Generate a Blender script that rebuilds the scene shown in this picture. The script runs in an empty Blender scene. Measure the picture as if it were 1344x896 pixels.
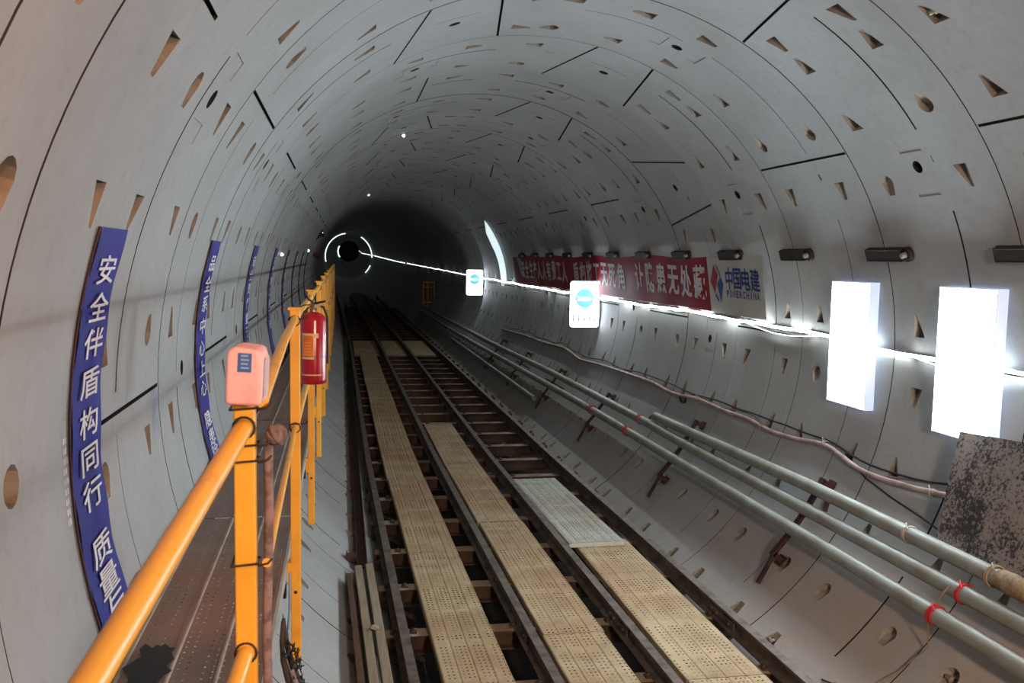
import bpy, bmesh, math, random
from mathutils import Vector, Matrix
from mathutils.geometry import delaunay_2d_cdt
random.seed(7)
SC = bpy.context.scene
COL = SC.collection
PI = math.pi

# ------------------------------------------------------------------ camera
# tunnel axis = world Y, origin on the axis; the camera stands beside the left walkway
CAM = Vector((-1.753, 0.0, 0.722))
YAW, PITCH, ROLL, FPX = 0.18531, 0.08978, 0.01757, 1200.0
cd = bpy.data.cameras.new('camera'); cam = bpy.data.objects.new('camera', cd); COL.objects.link(cam)
cd.sensor_width = 36.0; cd.lens = FPX / 1344 * 36.0; cd.clip_start = 0.05; cd.clip_end = 500
cy, sy = math.cos(YAW), math.sin(YAW); cp, sp = math.cos(PITCH), math.sin(PITCH); cr, sr = math.cos(ROLL), math.sin(ROLL)
_x = Vector((cy, -sy, 0)); _fw = Vector((sy * cp, cy * cp, -sp)); _up = Vector((sy * sp, cy * sp, cp))
right = cr * _x + sr * _up; up = -sr * _x + cr * _up
M = Matrix((right, up, -_fw)).transposed().to_4x4(); M.translation = CAM
cam.matrix_world = M
cd.dof.use_dof = True; cd.dof.focus_distance = 9.0; cd.dof.aperture_fstop = 9.0
SC.camera = cam

# ------------------------------------------------------------------ world, light, exposure
SC.view_settings.view_transform = 'Standard'; SC.view_settings.look = 'None'
SC.view_settings.gamma = 1.0; SC.view_settings.use_curve_mapping = False
SC.view_settings.exposure = 0.0
w = bpy.data.worlds.new('world'); SC.world = w; w.use_nodes = True
w.node_tree.nodes['Background'].inputs[0].default_value = (0.5, 0.55, 0.6, 1)
w.node_tree.nodes['Background'].inputs[1].default_value = 0.004
PANEL_L, STRIP_L, SIGN_L, FAR_L = 36.0, 80.0, 8.0, 1.5

def area(name, loc, aim, size, energy, color, size_y=None):
    l = bpy.data.lights.new(name, 'AREA'); l.energy = energy; l.color = color; l.size = size
    if size_y: l.shape = 'RECTANGLE'; l.size_y = size_y
    o = bpy.data.objects.new(name, l); COL.objects.link(o); o.location = loc
    o.rotation_euler = (Vector(aim) - Vector(loc)).to_track_quat('-Z', 'Y').to_euler()
    return o
# work lamps of the near end, behind the photographer
area('work_lamp', (-0.2, -1.6, 1.2), (0.9, 5.6, -2.2), 0.5, 135, (1.0, 0.74, 0.58)).data.spread = math.radians(110)
area('work_lamp', (-1.1, 0.2, 2.1), (-2.5, 1.9, 1.5), 0.35, 17, (1.0, 0.36, 0.14)).data.spread = math.radians(95)
# the same light boxes go on along the right wall towards the near end
area('work_lamp', (2.5, 2.6, 0.04), (-0.6, 4.6, -2.2), 0.6, 5, (0.95, 0.96, 1.0), 1.0)

# ------------------------------------------------------------------ materials
def nodes_of(name):
    m = bpy.data.materials.new(name); m.use_nodes = True
    return m, m.node_tree.nodes, m.node_tree.links, m.node_tree.nodes['Principled BSDF']
def rgb(h):
    h = h.lstrip('#'); v = [int(h[i:i + 2], 16) / 255 for i in (0, 2, 4)]
    return tuple((c / 12.92 if c <= .04045 else ((c + .055) / 1.055) ** 2.4) for c in v) + (1,)
def mix_rgb(n, l, fac, a, b, mode='MIX'):
    x = n.new('ShaderNodeMix'); x.data_type = 'RGBA'; x.blend_type = mode
    for s, v in ((0, fac), (6, a), (7, b)):
        if hasattr(v, 'is_linked'): l.new(v, x.inputs[s])
        else: x.inputs[s].default_value = v
    return x.outputs[2]
def ramp(n, l, src, p0, p1, c0=(0, 0, 0, 1), c1=(1, 1, 1, 1)):
    r = n.new('ShaderNodeValToRGB'); r.color_ramp.elements[0].position = p0; r.color_ramp.elements[1].position = p1
    r.color_ramp.elements[0].color = c0; r.color_ramp.elements[1].color = c1
    l.new(src, r.inputs[0]); return r.outputs[0]
def noise(n, l, scale, detail=4, rough=.55, vec=None, stretch=None):
    t = n.new('ShaderNodeTexNoise'); t.inputs['Scale'].default_value = scale
    t.inputs['Detail'].default_value = detail; t.inputs['Roughness'].default_value = rough
    if vec is None:
        vec = n.new('ShaderNodeTexCoord').outputs['Object']
    if stretch:
        mp = n.new('ShaderNodeMapping'); mp.inputs['Scale'].default_value = stretch
        l.new(vec, mp.inputs[0]); vec = mp.outputs[0]
    l.new(vec, t.inputs['Vector']); return t.outputs[0]
def mathn(n, l, op, a, b=None, c=None):
    x = n.new('ShaderNodeMath'); x.operation = op
    for i, v in enumerate((a, b, c)):
        if v is None: continue
        if hasattr(v, 'is_linked'): l.new(v, x.inputs[i])
        else: x.inputs[i].default_value = v
    return x.outputs[0]
def bumpn(n, l, bsdf, h, strength, dist=.01):
    b = n.new('ShaderNodeBump'); b.inputs['Strength'].default_value = strength; b.inputs['Distance'].default_value = dist
    l.new(h, b.inputs['Height']); l.new(b.outputs[0], bsdf.inputs['Normal'])
def mat(name, c, rough=.6, metal=0., c2=None, scale=8, lo=.4, hi=.65, bump=.0, stretch=None, spec=.5):
    m, n, l, b = nodes_of(name)
    c = rgb(c) if isinstance(c, str) else c
    b.inputs['Roughness'].default_value = rough; b.inputs['Metallic'].default_value = metal
    b.inputs['Specular IOR Level'].default_value = spec
    if c2 is None: c2 = tuple(x * .82 for x in c[:3]) + (1,)
    elif isinstance(c2, str): c2 = rgb(c2)
    f = noise(n, l, scale, stretch=stretch)
    l.new(mix_rgb(n, l, ramp(n, l, f, lo, hi), c, c2), b.inputs['Base Color'])
    if bump: bumpn(n, l, b, noise(n, l, scale * 6, stretch=stretch), bump, .004)
    return m
def emit(name, c, s):
    m, n, l, b = nodes_of(name); c = rgb(c) if isinstance(c, str) else c
    b.inputs['Base Color'].default_value = c; b.inputs['Emission Color'].default_value = c
    b.inputs['Emission Strength'].default_value = s; b.inputs['Roughness'].default_value = .5
    return m
Y0, RW, R = 6.823, 1.5346, 2.75           # a ring joint, ring width, inner radius
def concrete():
    m, n, l, b = nodes_of('segment_concrete')
    tc = n.new('ShaderNodeTexCoord').outputs['Object']
    sx = n.new('ShaderNodeSeparateXYZ'); l.new(tc, sx.inputs[0])
    big = noise(n, l, .9, 5, .6, tc); fine = noise(n, l, 14, 6, .65, tc)
    col = mix_rgb(n, l, ramp(n, l, big, .35, .68), rgb('#a8abad'), rgb('#9a9b9b'))
    col = mix_rgb(n, l, mathn(n, l, 'MULTIPLY', ramp(n, l, fine, .5, .8), .5), col, rgb('#8b8986'))
    # tone of each cast ring
    k = mathn(n, l, 'FLOOR', mathn(n, l, 'DIVIDE', mathn(n, l, 'SUBTRACT', sx.outputs[1], Y0), RW))
    wn = n.new('ShaderNodeTexWhiteNoise'); wn.noise_dimensions = '1D'; l.new(k, wn.inputs['W'])
    col = mix_rgb(n, l, mathn(n, l, 'MULTIPLY', wn.outputs[0], .2), col, rgb('#7d7b78'))
    # runs of dirty water around the ring, brown dust towards the invert
    st = noise(n, l, 1.0, 6, .6, tc, (1.2, 9.0, .8))
    col = mix_rgb(n, l, mathn(n, l, 'MULTIPLY', ramp(n, l, st, .58, .8), .22), col, rgb('#86786a'))
    mr = n.new('ShaderNodeMapRange'); l.new(sx.outputs[2], mr.inputs[0])
    mr.inputs[1].default_value = -1.2; mr.inputs[2].default_value = -2.5
    dz = mathn(n, l, 'MULTIPLY', mr.outputs[0], ramp(n, l, noise(n, l, 1.7, 5, .6, tc), .3, .6))
    col = mix_rgb(n, l, mathn(n, l, 'MULTIPLY', dz, .4), col, rgb('#998c7b'))
    ny = n.new('ShaderNodeMapRange'); l.new(sx.outputs[1], ny.inputs[0]); ny.inputs[1].default_value = 9.5; ny.inputs[2].default_value = 4.5
    nx = n.new('ShaderNodeMapRange'); l.new(sx.outputs[0], nx.inputs[0]); nx.inputs[1].default_value = .5; nx.inputs[2].default_value = 1.4
    nz = n.new('ShaderNodeMapRange'); l.new(sx.outputs[2], nz.inputs[0]); nz.inputs[1].default_value = -1.0; nz.inputs[2].default_value = -1.6
    dn = mathn(n, l, 'MULTIPLY', mathn(n, l, 'MULTIPLY', ny.outputs[0], nz.outputs[0]), mathn(n, l, 'MULTIPLY', nx.outputs[0], ramp(n, l, noise(n, l, 1.3, 5, .6, tc), .25, .6)))
    col = mix_rgb(n, l, mathn(n, l, 'MULTIPLY', dn, .6), col, rgb('#a8866a'))                   # mud dust near the lower right corner
    gap_shade = n.new('ShaderNodeMapRange'); l.new(sx.outputs[2], gap_shade.inputs[0]); gap_shade.inputs[1].default_value = -2.34; gap_shade.inputs[2].default_value = -2.40
    col = mix_rgb(n, l, mathn(n, l, 'MULTIPLY', gap_shade.outputs[0], .93), col, rgb('#1d1815'))      # shade of the sleeper gaps painted near-black into the tube bottom
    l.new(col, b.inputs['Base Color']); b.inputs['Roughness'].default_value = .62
    b.inputs['Specular IOR Level'].default_value = .35
    bumpn(n, l, b, fine, .12, .004)
    return m
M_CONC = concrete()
M_POCK = mat('pocket_concrete', '#9b9286', .85, 0, '#7f766a', 9)
M_GROOVE = mat('joint_gasket', '#34322f', .9, 0, '#1f1e20', 5)
M_PLUG = mat('grout_plug', '#1b1b1c', .6)
M_YEL = mat('yellow_paint', '#f2ac34', .42, 0, '#dd9428', 5, .45, .75, .05)
M_YEL2 = mat('yellow_tube_paint', '#f4b440', .36, 0, '#cc8c30', 9, .6, .8, .04)
M_BLACKWIRE = mat('black_wire', '#2a211d', .6)
M_STEELRED = mat('red_brown_steel', '#4a2a22', .65, .1, '#2c1b18', 6)
M_RUST = mat('rusty_sleeper_steel', '#57402f', .78, .1, '#2c1f18', 3, .35, .65, .2)
M_DUSTY = mat('dust_covered_steel', '#9a8671', .85, 0, '#7d6654', 4, .35, .65, .1)
M_RAIL = mat('rail_steel', '#5e5046', .68, .2, '#3e322b', 6, .4, .65, .1)
M_RAILTOP = mat('worn_rail_head', '#74685e', .6, .3, '#50463f', 8)
M_PIPE = mat('galvanised_pipe', '#92958f', .5, .2, '#827c70', 4, .4, .7, .08)
M_BRKT = mat('dark_bracket_steel', '#2c1a1b', .6, .2, '#1b1315', 8)
M_RED = mat('red_cloth', '#a3122c', .6, 0, '#8a0f26', 3)
M_WHITECLOTH = mat('white_cloth', '#c9cac4', .6, 0, '#b9bab6', 2)
M_LETTER = mat('white_lettering', '#e6e4e6', .6, 0, '#d9d7dc', 3)
M_BLUE = mat('blue_cloth', '#171b8c', .6, 0, '#14177a', 2)
M_NAVY = mat('navy_print', '#1f3b86', .6)
M_LOGORED = mat('red_print', '#b02a36', .6)
M_LOGOBLUE = mat('blue_print', '#1b57a4', .6)
M_REDTIE = mat('red_rope', '#c3202e', .7)
M_EDGE = mat('dark_red_edge', '#3b1012', .6)
M_TIMBER = mat('grey_timber', '#9a8d78', .85, 0, '#7c6d58', 3, .35, .7, .2, (12, 1, 12))
M_TIMBERD = mat('brown_timber', '#5a3f2b', .85, 0, '#42301f', 3, .35, .7, .2, (12, 1, 12))
M_GREYWIRE = mat('grey_wire', '#a09a8e', .6)
M_HOSE = mat('pink_hose', '#b59a98', .55, 0, '#937a77', 6)
M_BLACK = mat('black_rubber', '#1d1b1c', .6)
M_WHITEBOX = mat('white_housing', '#dfe5ee', .4)
M_CHROME = mat('valve_metal', '#8d8468', .35, .8)
M_DARKBAR = mat('muddy_angle_steel', '#4a3c32', .75, .1, '#2a221d', 8)
M_ALU = mat('pale_edge_metal', '#b9b6ac', .5, .2)
E_PANEL = emit('lit_diffuser', (.79, .92, 1.0, 1), PANEL_L)
E_STRIP = emit('lit_strip', (.92, 1.0, .97, 1), STRIP_L)
E_SIGN = emit('lit_sign_face', (.86, .92, 1.0, 1), SIGN_L)
E_SIGNBLUE = emit('lit_sign_blue', (.12, .44, .80, 1), .95)
E_SIGNGREY = emit('lit_sign_print', (.25, .28, .36, 1), .5)
E_CRES = emit('lit_crescent_face', (.66, .80, .84, 1), 1.0)
E_CRESMARK = emit('lit_crescent_print', (.42, .50, .60, 1), .9)
E_RING = emit('lit_ring_strip', (.85, 1.0, .93, 1), FAR_L)

def perforated(name, c, c2, px=.035, py=.05, r=.008, stripes=True, rough=.6, metal=.1):
    """punched steel plank: real openings (transparent) in rows on the top face"""
    m, n, l, b = nodes_of(name)
    tc = n.new('ShaderNodeTexCoord').outputs['Object']
    s = n.new('ShaderNodeSeparateXYZ'); l.new(tc, s.inputs[0])
    def cell(v, p): return mathn(n, l, 'MULTIPLY', mathn(n, l, 'SUBTRACT', mathn(n, l, 'FRACT', mathn(n, l, 'DIVIDE', v, p)), .5), p)
    u, v = cell(s.outputs[0], px), cell(s.outputs[1], py)
    d = mathn(n, l, 'SQRT', mathn(n, l, 'ADD', mathn(n, l, 'MULTIPLY', u, u), mathn(n, l, 'MULTIPLY', v, v)))
    hole = mathn(n, l, 'LESS_THAN', d, r)
    if stripes:   # plain strips between the punched fields
        f = mathn(n, l, 'FRACT', mathn(n, l, 'DIVIDE', s.outputs[0], .125))
        hole = mathn(n, l, 'MULTIPLY', hole, mathn(n, l, 'GREATER_THAN', f, .3))
        g = mathn(n, l, 'FRACT', mathn(n, l, 'DIVIDE', mathn(n, l, 'ADD', s.outputs[1], .02), .62))
        hole = mathn(n, l, 'MULTIPLY', hole, mathn(n, l, 'GREATER_THAN', g, .12))
    geo = n.new('ShaderNodeNewGeometry'); sn = n.new('ShaderNodeSeparateXYZ'); l.new(geo.outputs['Normal'], sn.inputs[0])
    hole = mathn(n, l, 'MULTIPLY', hole, mathn(n, l, 'GREATER_THAN', mathn(n, l, 'ABSOLUTE', sn.outputs[2]), .7))
    f1 = noise(n, l, 2.2, 5, .6, tc); f2 = noise(n, l, 11, 5, .65, tc)
    wc = n.new('ShaderNodeTexCoord')
    col = mix_rgb(n, l, ramp(n, l, f1, .35, .65), rgb(c), rgb(c2))
    col = mix_rgb(n, l, mathn(n, l, 'MULTIPLY', ramp(n, l, f2, .5, .8), .5), col, rgb('#6a5a45'))
    f3 = noise(n, l, .8, 4, .6, n.new('ShaderNodeNewGeometry').outputs['Position'])
    col = mix_rgb(n, l, mathn(n, l, 'MULTIPLY', ramp(n, l, f3, .38, .66), .5), col, rgb('#a06d4c'))
    l.new(col, b.inputs['Base Color']); b.inputs['Roughness'].default_value = rough; b.inputs['Metallic'].default_value = metal
    bumpn(n, l, b, f2, .15, .004)
    tr = n.new('ShaderNodeBsdfTransparent'); mx = n.new('ShaderNodeMixShader')
    l.new(hole, mx.inputs[0]); l.new(b.outputs[0], mx.inputs[1]); l.new(tr.outputs[0], mx.inputs[2])
    l.new(mx.outputs[0], n['Material Output'].inputs[0])
    return m
M_PLANK = perforated('dusty_plank_steel', '#c2ae8c', '#a58c68')
M_PLANKNEW = perforated('new_plank_steel', '#bfc2b6', '#a9ab9f')
M_DECK = perforated('walkway_plank_steel', '#80736a', '#64564e', .03, .045, .0036, True, .5, .1)
def speckle():
    m, n, l, b = nodes_of('stained_board')
    f = noise(n, l, 42, 5, .75); g = noise(n, l, 4, 3, .5)
    s = mathn(n, l, 'ADD', f, mathn(n, l, 'MULTIPLY', mathn(n, l, 'SUBTRACT', g, .5), .5))
    col = mix_rgb(n, l, ramp(n, l, s, .47, .54), rgb('#837a74'), rgb('#2b2527'))
    l.new(col, b.inputs['Base Color']); b.inputs['Roughness'].default_value = .6
    return m
M_SPECK = speckle()

# ------------------------------------------------------------------ mesh helpers
class MB:
    def __init__(s): s.v = []; s.f = []; s.m = []; s.sm = []
    def add(s, vs, fs, mi=0, sm=False):
        o = len(s.v); s.v += [Vector(p) for p in vs]
        for f in fs: s.f.append([o + i for i in f]); s.m.append(mi); s.sm.append(sm)
    def box(s, c, d, rot=None, mi=0):
        vs = []
        for x in (-.5, .5):
            for y in (-.5, .5):
                for z in (-.5, .5):
                    p = Vector((x * d[0], y * d[1], z * d[2]))
                    if rot is not None: p = rot @ p
                    vs.append(p + Vector(c))
        s.add(vs, [(0, 1, 3, 2), (4, 6, 7, 5), (0, 4, 5, 1), (2, 3, 7, 6), (0, 2, 6, 4), (1, 5, 7, 3)], mi)
    def tube(s, pts, r, n=10, mi=0, caps=True):
        pts = [Vector(p) for p in pts]; rings = []; prev = None
        for i, p in enumerate(pts):
            t = (pts[min(i + 1, len(pts) - 1)] - pts[max(i - 1, 0)]).normalized()
            if prev is None:
                a = t.orthogonal().normalized()
            else:
                a = prev - t * prev.dot(t)
                a = a.normalized() if a.length > 1e-6 else t.orthogonal().normalized()
            prev = a; bb = t.cross(a); rr = r[i] if isinstance(r, (list, tuple)) else r
            rings.append([p + (a * math.cos(2 * PI * k / n) + bb * math.sin(2 * PI * k / n)) * rr for k in range(n)])
        vs = [q for g in rings for q in g]
        fs = [(i * n + k, i * n + (k + 1) % n, (i + 1) * n + (k + 1) % n, (i + 1) * n + k) for i in range(len(pts) - 1) for k in range(n)]
        s.add(vs, fs, mi, True)
        if caps:
            s.add(rings[0], [tuple(range(n))[::-1]], mi); s.add(rings[-1], [tuple(range(n))], mi)
    def lathe(s, c, prof, n=20, axis=Vector((0, 0, 1)), mi=0):
        axis = Vector(axis).normalized(); a = axis.orthogonal().normalized(); bb = axis.cross(a); c = Vector(c)
        vs = [c + axis * h + (a * math.cos(2 * PI * k / n) + bb * math.sin(2 * PI * k / n)) * r for r, h in prof for k in range(n)]
        fs = [(i * n + k, i * n + (k + 1) % n, (i + 1) * n + (k + 1) % n, (i + 1) * n + k) for i in range(len(prof) - 1) for k in range(n)]
        s.add(vs, fs, mi, True)
    def prism(s, poly, A, B, mi=0):
        """poly: 2D outline; A, B: functions (u, v) -> 3D of the two end faces"""
        n = len(poly); vs = [A(*p) for p in poly] + [B(*p) for p in poly]
        s.add(vs, [tuple(range(n))[::-1], tuple(range(n, 2 * n))] + [(i, (i + 1) % n, n + (i + 1) % n, n + i) for i in range(n)], mi)
    def build(s, name, mats, parent=None, bevel=0, kind=None, seg=2):
        me = bpy.data.meshes.new(name)
        off = parent.location.copy() if parent is not None else Vector((0, 0, 0))
        pp = parent.parent if parent is not None else None
        while pp is not None: off += pp.location; pp = pp.parent
        me.from_pydata([tuple(p - off) for p in s.v], [], s.f)
        for x in (mats if isinstance(mats, (list, tuple)) else [mats]): me.materials.append(x)
        me.polygons.foreach_set('material_index', s.m); me.polygons.foreach_set('use_smooth', s.sm)
        me.update()
        o = bpy.data.objects.new(name, me); COL.objects.link(o)
        if parent is not None: o.parent = parent
        if bevel:
            bv = o.modifiers.new('bevel', 'BEVEL'); bv.width = bevel; bv.segments = seg; bv.limit_method = 'ANGLE'
        if kind: o['kind'] = kind
        return o
    def solo(s, name, mats, label, cat, group=None, bevel=0, origin=None):
        """a thing that is one mesh, its origin at `origin`"""
        if origin is None:
            lo = [min(p[i] for p in s.v) for i in range(3)]; hi = [max(p[i] for p in s.v) for i in range(3)]
            origin = ((lo[0] + hi[0]) / 2, (lo[1] + hi[1]) / 2, lo[2])
        og = Vector(origin); s.v = [p - og for p in s.v]
        o = s.build(name, mats, None, bevel); o.location = og
        return tag(o, label, cat, group)
def tag(o, label, cat, group=None):
    o['label'] = label; o['category'] = cat
    if group: o['group'] = group
    return o
def thing(name, label, cat, loc, group=None):
    o = bpy.data.objects.new(name, None); o.empty_display_size = .1; COL.objects.link(o); o.location = loc
    return tag(o, label, cat, group)
def copy_tree(o, parent=None, shift=None):
    c = o.copy(); COL.objects.link(c)
    if parent is not None: c.parent = parent
    if shift is not None: c.location = o.location + Vector(shift)
    for ch in list(o.children): copy_tree(ch, c)
    return c
def lerp_table(tab, y):
    if y <= tab[0][0]: return tab[0][1]
    for (a, p), (b, q) in zip(tab, tab[1:]):
        if y <= b:
            t = (y - a) / (b - a); return p + (q - p) * t
    return tab[-1][1]
def smooth_tab(tab, y): return (lerp_table(tab, y - 3) + lerp_table(tab, y) + lerp_table(tab, y + 3)) / 3
# the far tunnel bends a little
BX = [(0, 0), (34, 0), (70, -.35), (105, -.95), (160, -1.0), (260, .3)]
BZ = [(0, 0), (34, 0), (70, .25), (105, .7), (160, 1.1), (260, 2.2)]
def bend(p):
    if p[1] < 31: return Vector(p)
    return Vector((p[0] + smooth_tab(BX, p[1]), p[1], p[2] + smooth_tab(BZ, p[1])))
def cyl(th, y, r=R):
    """th in degrees, 0 at the crown, positive to the right"""
    a = math.radians(th); return Vector((r * math.sin(a), y, r * math.cos(a)))

# ------------------------------------------------------------------ glyphs
_gl = {}
def glyph(ch, bold=.018):
    if (ch, bold) in _gl: return _gl[(ch, bold)]
    cu = bpy.data.curves.new('glyph', 'FONT'); cu.body = ch; cu.size = 1; cu.offset = bold; cu.resolution_u = 2
    o = bpy.data.objects.new('glyph', cu); COL.objects.link(o)
    dg = bpy.context.evaluated_depsgraph_get(); dg.update()
    me = bpy.data.meshes.new_from_object(o.evaluated_get(dg))
    vs = [(v.co.x, v.co.y) for v in me.vertices]; fs = [tuple(p.vertices) for p in me.polygons]
    bpy.data.objects.remove(o); bpy.data.curves.remove(cu); bpy.data.meshes.remove(me)
    if vs:
        xs = [p[0] for p in vs]; ys = [p[1] for p in vs]
        box = (min(xs), max(xs), min(ys), max(ys))
    else: box = (0, .3, 0, .3)
    _gl[(ch, bold)] = (vs, fs, box); return _gl[(ch, bold)]
def put_glyph(mb, ch, fn, w_, h_, mi=0, bold=.018, cjk=True):
    """draws ch centred in a w_ x h_ cell, fn(u, v) -> 3D"""
    vs, fs, (x0, x1, y0, y1) = glyph(ch, bold)
    if not vs: return
    if cjk: sx_, sy_ = w_ / 1.0, h_ / 1.0; cx_, cy_ = (x0 + x1) / 2, (y0 + y1) / 2
    else: sx_, sy_ = w_ / max(x1 - x0, .01), h_ / (y1 - y0); cx_, cy_ = (x0 + x1) / 2, (y0 + y1) / 2
    mb.add([fn((x - cx_) * sx_, (y - cy_) * sy_) for x, y in vs], fs, mi)

# ------------------------------------------------------------------ the lining: cast rings with joints, slots, pockets
SECT = [('ceiling', lambda t: abs(t) < 50), ('wall_left', lambda t: -128 <= t <= -50), ('wall_right', lambda t: 50 <= t <= 128), ('floor', lambda t: True)]
sect = {n: MB() for n, _ in SECT}
def which(t):
    t = (t + 180) % 360 - 180
    for n, f in SECT:
        if f(t): return n
S = math.radians(1) * R                     # metres per degree
def kcentre(k):
    if k in (2,): return 54
    return 18 if k % 2 else -18
def wrap(t): return (t + 180) % 360 - 180
def ring(k):
    rr = R + random.uniform(-.002, .002)
    y0, y1 = Y0 + k * RW + .0045, Y0 + (k + 1) * RW - .0045
    yy = lambda f: Y0 + (k + f) * RW
    polys = []                               # (outline [(theta, y, depth)], material)
    K = kcentre(k)
    joints = []
    for off0, off1 in ((-5.9, -10.2), (5.9, 10.2), (-72, -72), (72, 72), (-144, -144), (144, 144)):
        joints.append((wrap(K + off0), wrap(K + off1)))
    def clear(a, b, marg=.6):
        for j0, j1 in joints:
            lo, hi = min(j0, j1) - marg, max(j0, j1) + marg
            if hi - lo > 90: continue
            if b > lo and a < hi: return False
        return True
    hw = .22
    for j0, j1 in joints:
        if abs(j0 - j1) > 90: continue
        a, b = y0 + .012, y1 - .012
        polys.append(([(j0 - hw, a, .03), (j0 + hw, a, .03), (j1 + hw, b, .03), (j1 - hw, b, .03)], 2))
    if k <= 17:
        # bolt pockets beside both ring joints
        ths = [12 * n + .8 for n in range(-15, 15)]
        ths = [t for t in ths if abs(abs(wrap(t)) - 72) > 2 or t < 0]
        ths += [K - 13.6, K + 13.6, K + 4.0, K - 4.0]
        used = []
        for t in ths:
            t = wrap(t)
            if abs(t) > 176: continue
            if not clear(t - 2.4, t + 2.4): continue
            if any(abs(t - u) < 4.9 for u in used): continue
            used.append(t)
            near = min((54 + 36 * n for n in range(-8, 8)), key=lambda q: abs(q - t))
            d = 1 if near > t else -1            # deep, wide end towards d
            for f, fl in ((.215, 1), (.785, -1)):
                if random.random() < .08 and abs(t) < 50 and not (50 < t < 130): continue
                if k == -3 and t < -75 and f > .5: continue
                kind = random.random(); yc = yy(f); h = random.uniform(.066, .078)
                L = random.uniform(1.6, 1.95)
                if abs(t) > 125 or kind < .18:      # half-round pocket with a flat ramp
                    o = [(t - d * L, yc - h * .5, .004), (t - d * L, yc + h * .5, .004)]
                    o += [(t + d * (.2 + 1.5 * math.cos(a)), yc + h * math.sin(a), .035 + .05 * math.cos(a)) for a in (1.45, .95, .45, 0, -.45, -.95, -1.45)]
                elif kind < .6:
                    o = [(t - d * L, yc - h * .35, .004), (t - d * L, yc + h * .35, .004), (t + d * L, yc + h, .09), (t + d * L, yc - h, .09)]
                else:
                    o = [(t - d * L, yc - fl * h * .9, .004), (t - d * L * .95, yc - fl * h * .4, .004), (t + d * L, yc + fl * h, .09), (t + d * L, yc - fl * h, .09)]
                polys.append((o, 1))
        # grout holes in the middle of the segments, with the two cast frames
        for g in (0, 40.5, -40.5, 108, -108):
            t = wrap(K + g)
            if abs(t) > 125: continue
            yc = yy(.5); r_ = .07 if (k == -3 and t < 0) else .05
            polys.append(([(t + r_ / S * math.cos(a), yc + r_ * math.sin(a), .07) for a in [2 * PI * i / 12 for i in range(12)]], 1 if (k == -3 and t < 0) else 3))
            if abs(g) == 40.5:
                for q in (-3.6, 3.8):
                    polys.append(([(t + q - 1.1, yc - .13, .006), (t + q + 1.1, yc - .13, .006), (t + q + 1.1, yc + .13, .006), (t + q - 1.1, yc + .13, .006)], 0))
        # slot of the cast-in channel
        for a, b in ((-140, -124), (-118, -92), (-90, -54.5), (-52, -30), (-26, -6), (4, 22), (28, 52.6), (57, 58.2), (66, 89), (93, 118), (124, 140)):
            pts_ok = [a]
            while pts_ok[-1] < b: pts_ok.append(min(pts_ok[-1] + 2.0, b))
            run = []
            def flush(run):
                if len(run) < 2: return
                yc = yy(.372); hwid = .009 if (random.random() < .3 or (k == -1 and a in (28, 66))) else .0035
                dd = .022
                polys.append(([(t, yc - hwid, dd) for t in run] + [(t, yc + hwid, dd) for t in reversed(run)], 2))
            for t in pts_ok:
                if clear(t - .3, t + .3, .5): run.append(t)
                else: flush(run); run = []
            if random.random() < .85 or k == -1: flush(run)
    # triangulate the developed ring around the outlines
    P2, F2 = [], []
    nT, nY = 120, (5 if k <= 17 else 2)
    for i in range(nT + 1):
        for j in range(nY):
            P2.append(Vector(((-180 + 360 * i / nT) * S, y0 + (y1 - y0) * j / (nY - 1))))
    for o, mi in polys:
        ar = sum(o[i][0] * o[(i + 1) % len(o)][1] - o[(i + 1) % len(o)][0] * o[i][1] for i in range(len(o)))
        if ar < 0: o.reverse()
        b0 = len(P2); P2 += [Vector((t * S, y)) for t, y, d in o]; F2.append(list(range(b0, b0 + len(o))))
    vs, es, fs, ov, oe, of = delaunay_2d_cdt(P2, [], F2, 0, 1e-5)
    def c3(s_, y, r): return bend(cyl(s_ / S, y, r))
    cache = {}
    for f, src in zip(fs, of):
        if src: continue
        tc = sum(vs[i].x for i in f) / len(f) / S; nm = which(tc); mb = sect[nm]
        ids = []
        for i in f:
            if (nm, i) not in cache:
                cache[(nm, i)] = len(mb.v); mb.v.append(c3(vs[i].x, vs[i].y, rr))
            ids.append(cache[(nm, i)])
        mb.f.append(ids[::-1]); mb.m.append(0); mb.sm.append(True)
    for o, mi in polys:
        n = len(o); mb = sect[which(sum(p[0] for p in o) / n)]
        top = [c3(t * S, y, rr) for t, y, d in o]; bot = [c3(t * S, y, rr + d) for t, y, d in o]
        if len(o) > 12 and mi == 2:          # long slot: quads along its length
            h = n // 2
            mb.add(bot, [(i, n - 1 - i, n - 2 - i, i + 1) for i in range(h - 1)], mi)
        else: mb.add(bot, [tuple(range(n))[::-1]], mi if mi != 3 else 3)
        mb.add(top + bot, [(i, n + i, n + (i + 1) % n, (i + 1) % n) for i in range(n)], mi)
    # side walls of the ring joint and the gasket behind it
    for i in range(nT):
        a, b = -180 + 360 * i / nT, -180 + 360 * (i + 1) / nT; mb = sect[which((a + b) / 2)]
        for y in (y0, y1):
            mb.add([c3(a * S, y, rr), c3(b * S, y, rr), c3(b * S, y, R + .03), c3(a * S, y, R + .03)], [(0, 1, 2, 3) if y == y1 else (3, 2, 1, 0)], 2)
        mb.add([c3(a * S, y1 - .01, R + .028), c3(b * S, y1 - .01, R + .028), c3(b * S, y1 + .022, R + .028), c3(a * S, y1 + .022, R + .028)], [(3, 2, 1, 0)], 2)
for k in range(-7, 41): ring(k)
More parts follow.
